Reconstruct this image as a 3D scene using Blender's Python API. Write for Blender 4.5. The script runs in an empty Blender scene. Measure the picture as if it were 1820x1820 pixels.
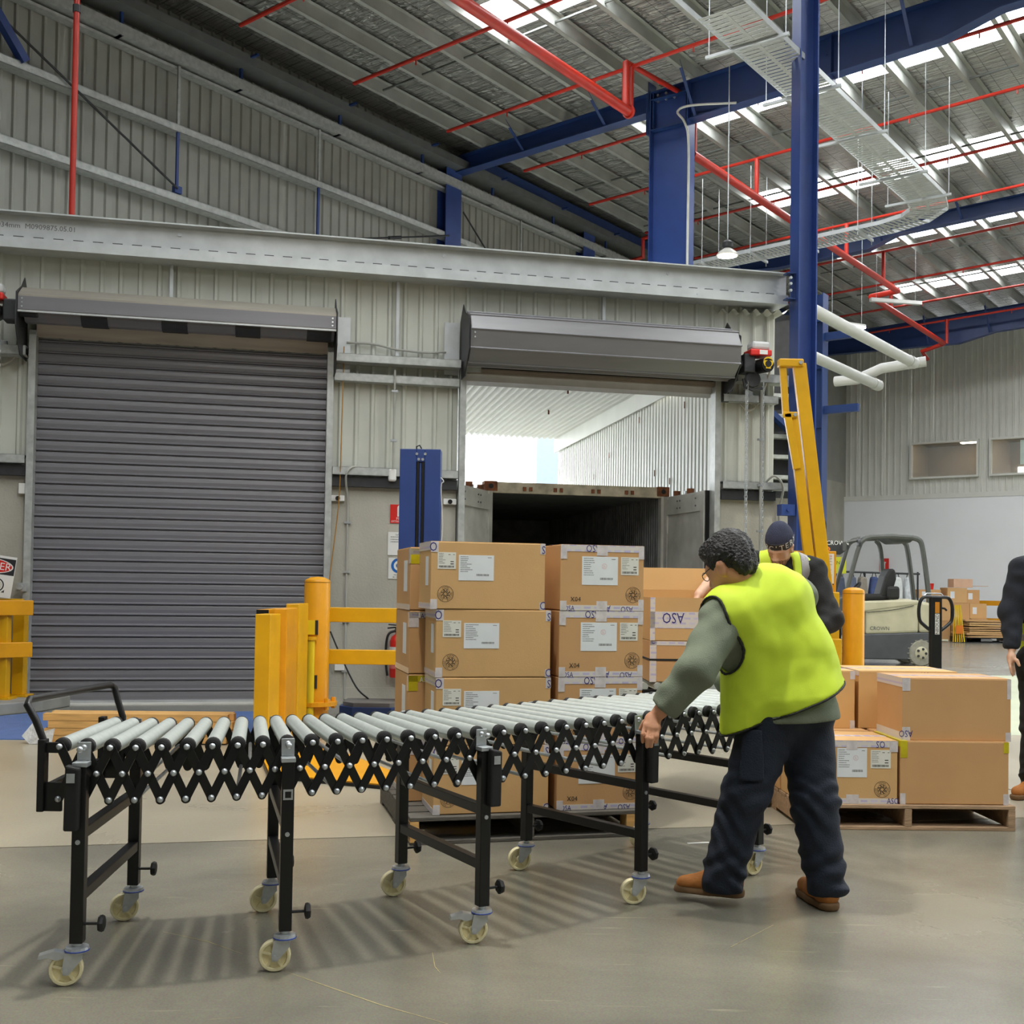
import bpy, math, random
import numpy as np
from mathutils import Vector, Matrix
random.seed(7)
SC = bpy.context.scene
COL = SC.collection
PI = math.pi
# ------------------------------------------------------------------ camera, sky, exposure
def make_camera():
    pitch, roll, f, cy = .0243, -.0150, 2011., 994.8
    r = Vector((1, 0, 0)); d = Vector((0, math.sin(pitch), -math.cos(pitch))); fw = Vector((0, math.cos(pitch), math.sin(pitch)))
    r2 = math.cos(roll) * r + math.sin(roll) * d
    d2 = -math.sin(roll) * r + math.cos(roll) * d
    c = bpy.data.cameras.new('camera'); o = bpy.data.objects.new('camera', c); COL.objects.link(o)
    m = Matrix.Identity(4)
    for i in range(3):
        m[i][0] = r2[i]; m[i][1] = -d2[i]; m[i][2] = -fw[i]
    m[2][3] = 1.30
    o.matrix_world = m
    c.sensor_width = 36; c.lens = f / 1820 * 36; c.shift_y = (cy - 910) / 1820
    c.clip_start = .05; c.clip_end = 300
    SC.camera = o
make_camera()
EXPOSURE = 0.42
SKY = 4.5
SKYLIGHT = 10.0
LAMP = 150.0
SC.view_settings.view_transform = 'Standard'
SC.view_settings.look = 'None'
SC.view_settings.exposure = EXPOSURE
SC.view_settings.gamma = 1
SC.view_settings.use_curve_mapping = False
w = bpy.data.worlds.new('overcast_sky'); SC.world = w; w.use_nodes = True
bg = w.node_tree.nodes['Background']
bg.inputs[0].default_value = (.93, .97, 1.0, 1); bg.inputs[1].default_value = SKY
SC.cycles.use_denoising = True
SC.cycles.max_bounces = 5; SC.cycles.diffuse_bounces = 4; SC.cycles.glossy_bounces = 2; SC.cycles.transmission_bounces = 3
SC.cycles.use_adaptive_sampling = True; SC.cycles.adaptive_threshold = .1; SC.cycles.adaptive_min_samples = 16
SC.cycles.caustics_reflective = False; SC.cycles.caustics_refractive = False
SC.cycles.sample_clamp_indirect = 6

# ------------------------------------------------------------------ helpers
def lin(c):
    if isinstance(c, str):
        c = c.lstrip('#'); c = [int(c[i:i + 2], 16) / 255 for i in (0, 2, 4)]
    return tuple(x / 12.92 if x <= .04045 else ((x + .055) / 1.055) ** 2.4 for x in c) + (1.,)
MATS = {}
def mat(name, col, rough=.5, metal=0., var=.06, scale=6., bump=0., bscale=60., emit=0., stretch=(1, 1, 1), alpha=1., spec=.5, rvar=0., coat=0.):
    if name in MATS: return MATS[name]
    m = bpy.data.materials.new(name); m.use_nodes = True; MATS[name] = m
    nt = m.node_tree; b = nt.nodes['Principled BSDF']; L = nt.links.new
    b.inputs['Roughness'].default_value = rough; b.inputs['Metallic'].default_value = metal
    b.inputs['Specular IOR Level'].default_value = spec
    b.inputs['Coat Weight'].default_value = coat
    c = lin(col)
    tc = nt.nodes.new('ShaderNodeTexCoord'); mp = nt.nodes.new('ShaderNodeMapping'); mp.inputs['Scale'].default_value = stretch
    L(tc.outputs['Object'], mp.inputs[0])
    if var:
        n = nt.nodes.new('ShaderNodeTexNoise'); n.inputs['Scale'].default_value = scale; n.inputs['Detail'].default_value = 5
        L(mp.outputs[0], n.inputs[0])
        r = nt.nodes.new('ShaderNodeValToRGB')
        r.color_ramp.elements[0].position = .3; r.color_ramp.elements[1].position = .7
        r.color_ramp.elements[0].color = tuple(x * (1 - var * 1.6) for x in c[:3]) + (1,)
        r.color_ramp.elements[1].color = tuple(min(1, x * (1 + var * 1.6)) for x in c[:3]) + (1,)
        L(n.outputs[0], r.inputs[0]); L(r.outputs[0], b.inputs['Base Color'])
        if rvar:
            mr = nt.nodes.new('ShaderNodeMapRange'); mr.inputs[3].default_value = rough - rvar; mr.inputs[4].default_value = rough + rvar
            L(n.outputs[0], mr.inputs[0]); L(mr.outputs[0], b.inputs['Roughness'])
    else:
        b.inputs['Base Color'].default_value = c
    if bump:
        n2 = nt.nodes.new('ShaderNodeTexNoise'); n2.inputs['Scale'].default_value = bscale; n2.inputs['Detail'].default_value = 3
        L(mp.outputs[0], n2.inputs[0])
        bp = nt.nodes.new('ShaderNodeBump'); bp.inputs['Strength'].default_value = bump; bp.inputs['Distance'].default_value = .02
        L(n2.outputs[0], bp.inputs['Height']); L(bp.outputs[0], b.inputs['Normal'])
    if emit:
        b.inputs['Emission Color'].default_value = c; b.inputs['Emission Strength'].default_value = emit
    if alpha < 1: b.inputs['Alpha'].default_value = alpha
    return m

class MB:
    """collects boxes, bars, tubes, lathes and prisms; becomes ONE mesh"""
    def __init__(s): s.v = []; s.f = []
    def add(s, vs, fs):
        o = len(s.v); s.v += [tuple(v) for v in vs]; s.f += [tuple(i + o for i in f) for f in fs]; return s
    def box(s, x0, x1, y0, y1, z0, z1, m=None):
        vs = [Vector((x, y, z)) for z in (z0, z1) for y in (y0, y1) for x in (x0, x1)]
        if m is not None: vs = [m @ v for v in vs]
        return s.add(vs, [(0, 2, 3, 1), (4, 5, 7, 6), (0, 1, 5, 4), (2, 6, 7, 3), (0, 4, 6, 2), (1, 3, 7, 5)])
    def cbox(s, c, sz, m=None):
        return s.box(c[0] - sz[0] / 2, c[0] + sz[0] / 2, c[1] - sz[1] / 2, c[1] + sz[1] / 2, c[2] - sz[2] / 2, c[2] + sz[2] / 2, m)
    def frame(s, p0, p1, up=(0, 0, 1)):
        p0 = Vector(p0); p1 = Vector(p1); d = p1 - p0; L = d.length; d.normalize(); up = Vector(up)
        if abs(d.dot(up)) > .98: up = Vector((0, 1, 0)) if abs(d.y) < .9 else Vector((1, 0, 0))
        x = d.cross(up).normalized(); y = x.cross(d)
        m = Matrix(((x[0], y[0], d[0], p0[0]), (x[1], y[1], d[1], p0[1]), (x[2], y[2], d[2], p0[2]), (0, 0, 0, 1)))
        return m, L
    def bar(s, p0, p1, w, h, up=(0, 0, 1)):
        m, L = s.frame(p0, p1, up); return s.box(-w / 2, w / 2, -h / 2, h / 2, 0, L, m)
    def cyl(s, p0, p1, r, r2=None, n=12, cap=True):
        r2 = r if r2 is None else r2
        m, L = s.frame(p0, p1); vs = []
        for z, q in ((0, r), (L, r2)):
            vs += [m @ Vector((q * math.cos(2 * PI * i / n), q * math.sin(2 * PI * i / n), z)) for i in range(n)]
        fs = [(i, (i + 1) % n, n + (i + 1) % n, n + i) for i in range(n)]
        if cap: fs += [tuple(range(n - 1, -1, -1)), tuple(range(n, 2 * n))]
        return s.add(vs, fs)
    def tube(s, pts, r, n=8, closed=False):
        pts = [Vector(p) for p in pts]; vs = []; k = len(pts); nrm = None
        for i, p in enumerate(pts):
            a = pts[i - 1] if (i or closed) else p; b = pts[(i + 1) % k] if (i < k - 1 or closed) else p
            d = (b - a).normalized()
            if nrm is None: nrm = d.orthogonal().normalized()
            nrm = (nrm - d * nrm.dot(d)); nrm = nrm.normalized() if nrm.length > 1e-6 else d.orthogonal().normalized()
            bn = d.cross(nrm); rr = r[i] if isinstance(r, (list, tuple)) else r
            vs += [p + rr * (math.cos(2 * PI * j / n) * nrm + math.sin(2 * PI * j / n) * bn) for j in range(n)]
        fs = []
        for i in range(k if closed else k - 1):
            for j in range(n):
                a = i * n + j; b = i * n + (j + 1) % n; c = ((i + 1) % k) * n + (j + 1) % n; d = ((i + 1) % k) * n + j
                fs.append((a, b, c, d))
        if not closed: fs += [tuple(range(n - 1, -1, -1)), tuple(range((k - 1) * n, k * n))]
        return s.add(vs, fs)
    def lathe(s, prof, n=16, m=None):
        m = m or Matrix.Identity(4); vs = []
        for r, z in prof: vs += [m @ Vector((r * math.cos(2 * PI * j / n), r * math.sin(2 * PI * j / n), z)) for j in range(n)]
        fs = [(i * n + j, i * n + (j + 1) % n, (i + 1) * n + (j + 1) % n, (i + 1) * n + j) for i in range(len(prof) - 1) for j in range(n)]
        fs += [tuple(range(n - 1, -1, -1)), tuple(range((len(prof) - 1) * n, len(prof) * n))]
        return s.add(vs, fs)
    def prism(s, poly, t0, t1, m=None):
        """poly in local xy, extruded along local z from t0 to t1"""
        m = m or Matrix.Identity(4); n = len(poly)
        vs = [m @ Vector((p[0], p[1], t)) for t in (t0, t1) for p in poly]
        fs = [(i, (i + 1) % n, n + (i + 1) % n, n + i) for i in range(n)] + [tuple(range(n - 1, -1, -1)), tuple(range(n, 2 * n))]
        return s.add(vs, fs)
    def sheet(s, rows):
        k = len(rows[0]); vs = [p for r in rows for p in r]
        return s.add(vs, [(i * k + j, i * k + j + 1, (i + 1) * k + j + 1, (i + 1) * k + j) for i in range(len(rows) - 1) for j in range(k - 1)])
XZ = Matrix(((1, 0, 0, 0), (0, 0, -1, 0), (0, 1, 0, 0), (0, 0, 0, 1)))   # local xy drawn in the xz plane, thickness towards -y
YZ = Matrix(((0, 0, 1, 0), (1, 0, 0, 0), (0, 1, 0, 0), (0, 0, 0, 1)))    # local xy drawn in the yz plane, thickness towards +x
def T(x, y, z): return Matrix.Translation((x, y, z))
def RZ(a): return Matrix.Rotation(a, 4, 'Z')
def RX(a): return Matrix.Rotation(a, 4, 'X')
def RY(a): return Matrix.Rotation(a, 4, 'Y')
def mesh_of(name, mb, m, smooth=False):
    me = bpy.data.meshes.new(name); me.from_pydata([tuple(v) for v in mb.v], [], mb.f); me.validate(); me.update()
    if m is not None: me.materials.append(m)
    if smooth:
        me.polygons.foreach_set('use_smooth', [True] * len(me.polygons))
        if smooth != 2:
            try: me.set_sharp_from_angle(angle=math.radians(40))
            except Exception: pass
    return me
def ob(name, mb, m, parent=None, smooth=False, bevel=0., label=None, kind=None, loc=None, solid=0.):
    me = mb if isinstance(mb, bpy.types.Mesh) else mesh_of(name, mb, m, smooth)
    o = bpy.data.objects.new(name, me); COL.objects.link(o); o.parent = parent
    if loc is not None: o.location = loc
    if solid:
        sm = o.modifiers.new('thickness', 'SOLIDIFY'); sm.thickness = solid; sm.offset = 0
    if bevel:
        bm = o.modifiers.new('bevel', 'BEVEL'); bm.width = bevel; bm.segments = 2; bm.limit_method = 'ANGLE'
    if label: o['label'] = label
    if kind: o['kind'] = kind
    return o
def inst(name, me, parent, m=None):
    o = bpy.data.objects.new(name, me); COL.objects.link(o); o.parent = parent
    if m is not None: o.matrix_local = m if isinstance(m, Matrix) else T(*m)
    return o
def tag(o, label, cat, group=None):
    o['label'] = label; o['category'] = cat
    if group: o['group'] = group
    return o
def thing(name, label, cat, loc=(0, 0, 0), rz=0., group=None):
    o = bpy.data.objects.new(name, None); COL.objects.link(o); o.empty_display_size = .1
    o.location = loc; o.rotation_euler = (0, 0, rz)
    return tag(o, label, cat, group)
def struct(name, loc=(0, 0, 0), rz=0., label=None):
    o = bpy.data.objects.new(name, None); COL.objects.link(o); o.location = loc; o.rotation_euler = (0, 0, rz); o['kind'] = 'structure'
    if label: o['label'] = label
    return o
FONT_CACHE = {}
def text_mb(s, size=1., align='CENTER', m=None):
    """flat lettering in the local xy plane, centred, as mesh data"""
    k = (s, align)
    if k not in FONT_CACHE:
        cu = bpy.data.curves.new('lettering', 'FONT'); cu.body = s; cu.align_x = align; cu.align_y = 'CENTER'; cu.resolution_u = 2
        o = bpy.data.objects.new('lettering', cu)
        me = o.to_mesh(); FONT_CACHE[k] = ([v.co.copy() for v in me.vertices], [tuple(p.vertices) for p in me.polygons])
        o.to_mesh_clear(); bpy.data.objects.remove(o); bpy.data.curves.remove(cu)
    vs, fs = FONT_CACHE[k]; m = m or Matrix.Identity(4)
    mb = MB(); mb.add([m @ (v * size) for v in vs], fs); return mb
def merge(*mbs):
    r = MB()
    for b in mbs: r.add(b.v, b.f)
    return r
def xform(mb, m):
    r = MB(); r.add([m @ Vector(v) for v in mb.v], mb.f); return r
def curve_pts(pts, n=8):
    """Catmull-Rom through the points"""
    P = [Vector(p) for p in pts]; P = [P[0] * 2 - P[1]] + P + [P[-1] * 2 - P[-2]]; out = []
    for i in range(1, len(P) - 2):
        for j in range(n):
            t = j / n; a, b, c, d = P[i - 1:i + 3]
            out.append(.5 * ((2 * b) + (c - a) * t + (2 * a - 5 * b + 4 * c - d) * t * t + (3 * b - a - 3 * c + d) * t ** 3))
    out.append(P[-2]); return out

# ------------------------------------------------------------------ materials
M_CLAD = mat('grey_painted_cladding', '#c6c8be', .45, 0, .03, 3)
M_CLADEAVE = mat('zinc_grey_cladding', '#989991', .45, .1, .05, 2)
M_WHITECLAD = mat('pale_grey_cladding', '#dadad2', .5, 0, .03, 2)
M_CONC = mat('precast_concrete', '#b0ada1', .75, 0, .09, 1.3, .15, 40)
M_GALV = mat('galvanised_steel', '#b4b7b4', .45, .35, .10, 14, rvar=.08)
M_GALVB = mat('bright_galvanised_steel', '#c3c7c8', .4, .3, .06, 5)
M_SLAT = mat('charcoal_shutter_steel', '#79787d', .38, .1, .04, 3, stretch=(.2, 1, 4))
M_DARK = mat('dark_steel', '#3a3b3d', .5, .4, .08, 10)
M_BLUE = mat('navy_blue_steel', '#233c72', .42, 0, .05, 3)
M_BLUEL = mat('royal_blue_steel', '#2b4484', .4, 0, .05, 4)
M_RED = mat('red_pipe_paint', '#b72a19', .4, 0, .06, 5)
M_YEL = mat('safety_yellow_paint', '#dca60c', .38, 0, .05, 5)
M_YELO = mat('amber_yellow_paint', '#dd9a12', .38, 0, .05, 5)
M_YELB = mat('bright_yellow_tube', '#dcc01a', .4, 0, .04, 5)
M_BLACK = mat('black_powder_coat', '#131314', .38, .1, .1, 20)
M_RUB = mat('black_rubber', '#1a1a1a', .7, 0, .1, 20)
M_WHITE = mat('white_plastic', '#dededb', .4, 0, .02, 5)
M_ZINC = mat('zinc_plated_steel', '#c3c8cb', .3, .6, .08, 25)
M_ROLLER = mat('zinc_roller_tube', '#c9d0cb', .32, .4, .04, 6, stretch=(6, 6, .6))
M_CREAM = mat('cream_nylon', '#f0e5ba', .4, 0, .05, 15)
M_RUST = mat('rusty_steel', '#7b4a2e', .8, .1, .35, 9, .3, 30)
M_INK = mat('black_ink', '#2a2620', .6, 0, 0)
M_INKG = mat('grey_ink', '#6d6d6c', .6, 0, 0)
M_INKR = mat('red_ink', '#d89a92', .6, 0, 0)
M_PAPER = mat('white_label_paper', '#dfe3e6', .6, 0, .02, 8)
M_PAPER2 = mat('ivory_label_paper', '#dcdbd2', .6, 0, .02, 8)
M_SIGNW = mat('white_sign', '#e4e4e0', .4, 0, .02, 6)
M_SIGNR = mat('red_sign', '#d5251c', .4, 0, .03, 6)
M_SIGNK = mat('black_sign', '#26262a', .4, 0, 0)
M_SIGNB = mat('blue_sign', '#1f64b4', .4, 0, 0)
M_WOOD = mat('pallet_timber', '#a5886a', .75, 0, .16, 5, .3, 30, stretch=(1, 8, 8))
M_WOOD2 = mat('dark_pallet_timber', '#5b5750', .8, 0, .2, 5, .3, 30, stretch=(1, 8, 8))
M_WOODN = mat('pale_new_timber', '#d8a866', .65, 0, .12, 5, .15, 30, stretch=(1, 8, 8))
M_FOIL = None
# ------------------------------------------------------------------ frames of reference
W0 = Vector((-1.792, 12.629, 0)); RZA = math.radians(12.5)          # dock wall: local x along it, -y towards the hall
E0 = Vector((-1.18, 21.0, 0)); RZR = math.radians(-36.9)            # roof grid: local x = up the roof, y = along the purlins
MA = T(*W0) @ RZ(RZA); MR = T(*E0) @ RZ(RZR)
def WA(s, y, z): return MA @ Vector((s, y, z))
def RF(u, p, z): return MR @ Vector((u, p, z))
SL = .0387
def roof_z(u): return 9.28 + SL * u                                   # underside of the purlins

# ------------------------------------------------------------------ floor
def concrete_floor(name, c1, c2, sc, rough):
    m = bpy.data.materials.new(name); m.use_nodes = True; nt = m.node_tree; L = nt.links.new; b = nt.nodes['Principled BSDF']
    tc = nt.nodes.new('ShaderNodeTexCoord')
    n = nt.nodes.new('ShaderNodeTexNoise'); n.inputs['Scale'].default_value = sc; n.inputs['Detail'].default_value = 8; n.inputs['Roughness'].default_value = .55
    n.inputs['Distortion'].default_value = .6
    L(tc.outputs['Object'], n.inputs[0])
    r = nt.nodes.new('ShaderNodeValToRGB'); e = r.color_ramp.elements
    e[0].position = .33; e[1].position = .68; e[0].color = lin(c1); e[1].color = lin(c2)
    L(n.outputs[0], r.inputs[0])
    # fine speckle and small scuffs
    n3 = nt.nodes.new('ShaderNodeTexNoise'); n3.inputs['Scale'].default_value = 140; n3.inputs['Detail'].default_value = 2
    L(tc.outputs['Object'], n3.inputs[0])
    mx = nt.nodes.new('ShaderNodeMix'); mx.data_type = 'RGBA'; mx.blend_type = 'OVERLAY'; mx.inputs[0].default_value = .35
    L(r.outputs[0], mx.inputs[6]); L(n3.outputs[1], mx.inputs[7])
    hs = nt.nodes.new('ShaderNodeHueSaturation'); hs.inputs['Saturation'].default_value = .9; L(mx.outputs[2], hs.inputs['Color'])
    # scratches: thin bright bands of a stretched noise
    mp = nt.nodes.new('ShaderNodeMapping'); mp.inputs['Scale'].default_value = (1.2, 14, 1); mp.inputs['Rotation'].default_value = (0, 0, .5)
    L(tc.outputs['Object'], mp.inputs[0])
    n4 = nt.nodes.new('ShaderNodeTexNoise'); n4.inputs['Scale'].default_value = 2.2; n4.inputs['Detail'].default_value = 6; L(mp.outputs[0], n4.inputs[0])
    r4 = nt.nodes.new('ShaderNodeValToRGB'); r4.color_ramp.elements[0].position = .66; r4.color_ramp.elements[1].position = .74
    r4.color_ramp.elements[1].color = (.35, .35, .35, 1); L(n4.outputs[0], r4.inputs[0])
    mx2 = nt.nodes.new('ShaderNodeMix'); mx2.data_type = 'RGBA'; mx2.inputs[7].default_value = lin('#b9b196')
    L(r4.outputs[0], mx2.inputs[0]); L(hs.outputs[0], mx2.inputs[6]); L(mx2.outputs[2], b.inputs['Base Color'])
    mr = nt.nodes.new('ShaderNodeMapRange'); mr.inputs[3].default_value = rough - .1; mr.inputs[4].default_value = rough + .14
    L(n.outputs[0], mr.inputs[0]); L(mr.outputs[0], b.inputs['Roughness'])
    bp = nt.nodes.new('ShaderNodeBump'); bp.inputs['Strength'].default_value = .06; bp.inputs['Distance'].default_value = .01
    L(n.outputs[0], bp.inputs['Height']); L(bp.outputs[0], b.inputs['Normal'])
    return m
M_FL1 = concrete_floor('worn_polished_concrete', '#69665a', '#8a8574', .7, .22)
M_FL2 = concrete_floor('pale_polished_concrete', '#938b77', '#aca28b', .7, .28)
M_FL3 = concrete_floor('sealed_grey_concrete', '#77776f', '#8d8c83', .8, .2)
M_GREEN = mat('pale_green_walkway_paint', '#bcc2a8', .35, 0, .06, 1.5)
fl = struct('floor')
ob('joint_base', MB().box(-30, 45, -14, 60, -.1, -.004), mat('dark_joint_filler', '#3c3830', .9), fl)
# saw-cut joint: two slabs with a recessed gap between; joint runs from (-2.46,5.52) to (1.07,6.24)
jd = Vector((3.53, .72, 0)).normalized(); jn = Vector((-jd.y, jd.x, 0)); j0 = Vector((-2.46, 5.52, 0))
a = j0 - jd * 25; b = j0 + jd * 40
def slab(name, p, m):
    ob(name, MB().prism([(q.x, q.y) for q in p], -.06, 0), m, fl)
g = .008
x2 = j0 + jd * 6.1                                                    # cross joint on the right
slab('slab', [a - jn * 14, b - jn * 14, b - jn * g, a - jn * g], M_FL1)
slab('slab', [a + jn * g, x2 + jn * g - jd * g, x2 + jn * 5.2 - jd * g, a + jn * 5.2], M_FL2)
slab('slab', [x2 + jn * g + jd * g, b + jn * g, b + jn * 5.2, x2 + jn * 5.2 + jd * g], M_FL2)
slab('slab', [a + jn * (5.2 + g * 2), b + jn * (5.2 + g * 2), b + jn * 50, a + jn * 50], M_FL3)
ob('walkway_paint', MB().prism([(2.8, 10.2), (11.5, 11.6), (11.5, 18.9), (2.8, 17.2)], .0005, .0015), M_GREEN, fl)

# ------------------------------------------------------------------ dock wall (roller doors)
wd = struct('wall_dock', W0, RZA)
def rib_sheet(width, z0, z1, pitch=.195, top=.045, base=.085, depth=.028, y=0.):
    """trapezoidal cladding sheet: ribs stand back (towards +y) from the wide pans"""
    xs = [(0, 0)]; x = 0; k = max(1, round(width / pitch)); pt = width / k
    pr = [(0, 0.)]
    for i in range(k):
        c = (i + .5) * pt; pr += [(c - base / 2 * .75, 0), (c - top / 2 * .6, -depth), (c + top / 2 * .6, -depth), (c + base / 2 * .75, 0)]
    pr.append((width, 0))
    mb = MB(); mb.sheet([[(a, y + b, z0) for a, b in pr], [(a, y + b, z1) for a, b in pr]]); return mb
def clad_run(parent, s0, s1, z0, z1, m, wsheet=.78, pitch=.195, y=0., name='cladding_sheet', depth=.028):
    n = max(1, round((s1 - s0) / wsheet)); wd_ = (s1 - s0) / n
    me = mesh_of(name, rib_sheet(wd_ + .004, z0, z1, pitch, y=y, depth=depth), m)
    for i in range(n): inst(name, me, parent, T(s0 + i * wd_, -.002 * (i % 2), 0))
clad_run(wd, -7.5, -3.40, 2.42, 5.02, M_CLAD)
clad_run(wd, -3.40, -.24, 3.86, 5.02, M_CLAD)
clad_run(wd, -.24, 1.17, 2.42, 5.02, M_CLAD)
clad_run(wd, 1.17, 4.35, 3.74, 5.02, M_CLAD)
clad_run(wd, 4.35, 5.06, 2.42, 5.02, M_CLAD)
for s0, s1 in ((-7.5, -5.0), (-4.99, -3.40), (-.24, 1.17), (4.35, 5.50)):
    ob('concrete_panel', MB().box(s0, s1, -.02, .16, .0, 2.43), M_CONC, wd, bevel=.01)
for s0, s1 in ((-.24, 1.17), (4.35, 5.5), (-5.0, -3.4)):
    ob('concrete_plinth', MB().box(s0, s1, -.035, -.02, 0, .16), M_CONC, wd)
# C-section girts on the inside face
def girt(parent, s0, s1, z, h=.1, d=.12, y=-.03, m=M_GALV, name='girt'):
    mb = MB()
    mb.box(s0, s1, y - d, y - d + .006, z - h / 2, z + h / 2).box(s0, s1, y - d, y, z + h / 2 - .006, z + h / 2).box(s0, s1, y - d, y, z - h / 2, z - h / 2 + .006)
    mb.box(s0, s1, y - .006, y, z + h / 2 - .03, z + h / 2)
    return ob(name, mb, m, parent)
girt(wd, -.235, 1.165, 3.80, .09, .20); girt(wd, -.235, 1.165, 3.60, .09)
girt(wd, -.235, 1.165, 2.56, .09); girt(wd, 4.36, 5.55, 2.56, .09)
girt(wd, 4.50, 5.35, 3.84, .10, .20); girt(wd, 4.36, 5.06, 3.60, .09)
girt(wd, -7.5, -3.41, 3.68, .10, .20); girt(wd, -7.5, -3.41, 2.56, .09)
ob('shadow_angle', MB().box(-.235, 1.165, -.10, -.02, 2.39, 2.50), M_DARK, wd)
ob('shadow_angle', MB().box(4.36, 5.06, -.10, -.02, 2.39, 2.50), M_DARK, wd)
ob('shadow_angle', MB().box(-7.5, -3.41, -.10, -.02, 2.39, 2.50), M_DARK, wd)
for s, z0, z1 in ((-1.99, 4.25, 4.72), (.46, 3.84, 4.72), (2.88, 4.2, 4.72)):
    ob('hanger_angle', MB().box(s - .02, s + .02, -.07, -.064, z0, z1).box(s - .02, s - .014, -.07, -.03, z0, z1), M_GALVB, wd)
ob('return_wall', rib_sheet(3.2, 2.42, 5.02), M_CLAD, wd).matrix_local = T(5.06, 0, 0) @ RZ(math.radians(75))
# header beam on top: I-section plus a flashing angle
hb = struct('trim_1', W0, RZA, 'galvanised header beam over the roller doors')
b = MB(); b.box(-7.5, 5.10, -.36, -.12, 5.075, 5.09).box(-7.5, 5.10, -.245, -.235, 4.85, 5.075)
ob('beam', b, M_GALVB, hb)
ob('flashing', MB().box(-7.5, 5.10, -.30, -.29, 4.73, 4.835).box(-7.5, 5.10, -.30, 0, 4.724, 4.73).box(-7.5, 5.10, -.29, 0, 4.83, 4.835), M_GALVB, hb)
me = mesh_of('sheet_end', MB().box(-.05, .05, -.27, -.235, 4.838, 4.852), M_DARK)
for i in range(64): inst('sheet_end', me, hb, T(-7.4 + i * .195, 0, 0))
for s in (-1.9, .95, 3.6):
    ob('bolt', MB().cyl((s, -.247, 5.0), (s, -.255, 5.0), .02, n=8), M_ZINC, hb)
    ob('bolt', MB().cyl((s + .35, -.30, 4.77), (s + .35, -.306, 4.77), .014, n=8), M_ZINC, hb)
ob('stencil', xform(text_mb('R034mm  M0909875.05.01', .075), T(-3.35, -.2465, 4.965) @ XZ), M_INKG, hb)

# ------------------------------------------------------------------ roller doors
def slat_mesh(L):
    p = [(0, 0), (-.028, .003), (-.030, .010), (-.009, .025), (-.011, .040), (-.014, .060), (-.011, .090), (-.006, .108), (0, .1155)]
    mb = MB(); mb.sheet([[(0, y, z) for y, z in p], [(L, y, z) for y, z in p]]); mb.f = [tuple(reversed(f)) for f in mb.f]
    return mesh_of('slat', mb, M_SLAT)
d1 = struct('door_1', W0, RZA, 'closed charcoal roller shutter')
me = slat_mesh(3.03)
for i in range(34): inst('slat', me, d1, T(-3.335, .03, .015 + i * .1155))
ob('bottom_rail', MB().box(-3.33, -.31, .0, .05, 0, .03), M_GALVB, d1)
def guide(parent, s, z1, side):
    mb = MB(); mb.box(s - .035, s + .035, -.12, -.112, 0, z1)
    mb.box(s - .035, s - .029, -.112, .04, 0, z1).box(s + .029, s + .035, -.112, .04, 0, z1)
    return ob('guide_rail', mb, M_GALV, parent)
guide(d1, -3.365, 3.92, -1); guide(d1, -.275, 3.92, 1)
def end_plate(parent, s, zc, yc, flip):
    pts = [(-.02, -.42), (-.36, -.42), (-.60, -.16), (-.60, .18), (-.34, .30), (-.20, .42), (-.02, .26)]
    mb = MB(); mb.prism([(yc + y, zc + z) for y, z in pts], s - .005, s + .005, YZ); return ob('end_plate', mb, M_DARK, parent)
# door 1: curtain roll inside a hood
b = MB(); b.cyl((-3.40, -.30, 4.10), (-.26, -.30, 4.10), .155, n=10); ob('curtain_roll', b, M_SLAT, d1)
b = MB(); m = RX(0)
b.prism([(-.56, 4.02), (-.53, 4.02), (-.53, 4.17), (-.36, 4.285), (-.03, 4.30), (-.03, 4.315), (-.365, 4.30), (-.56, 4.185)], -3.43, -.25, YZ)
M_HOOD = mat('weathered_hood_sheet', '#9a958a', .4, .25, .08, 4, stretch=(.3, 2, 2))
ob('hood', b, M_HOOD, d1)
ob('hood_face', MB().box(-3.43, -.25, -.566, -.5605, 4.03, 4.165), M_SLAT, d1)
ob('hood_lip', MB().box(-3.43, -.25, -.57, -.54, 4.005, 4.022), M_GALVB, d1)
M_LINT = mat('dusty_lintel_sheet', '#a89f92', .6, .1, .12, 4, stretch=(.3, 3, 3))
b = MB(); b.prism([(-.04, 3.86), (-.06, 3.86), (-.14, 4.0), (-.12, 4.02), (-.04, 4.02)], -3.33, -.31, YZ); ob('lintel_flashing', b, M_LINT, d1)
for s in (-2.85, -2.05, -1.3, -.55): ob('roll_strap', MB().cyl((s, -.30, 4.10), (s + .26, -.30, 4.10), .165, n=10), M_DARK, d1)
end_plate(d1, -3.44, 4.02, 0, 1); end_plate(d1, -.24, 4.02, 0, 1)
for s in (-3.39, -.29):
    for z in (4.06, 4.1, 4.14): ob('rivet', MB().cyl((s, -.566, z), (s, -.572, z), .010, n=6), M_ZINC, d1)
ob('mounting_plate', MB().box(-.225, -.06, -.05, -.04, 3.55, 4.28), M_GALVB, d1)
ob('latch', MB().box(-3.45, -3.36, -.15, -.12, 1.18, 1.27).cyl((-3.42, -.15, 1.225), (-3.42, -.19, 1.225), .03, n=10), M_ZINC, d1)

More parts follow.
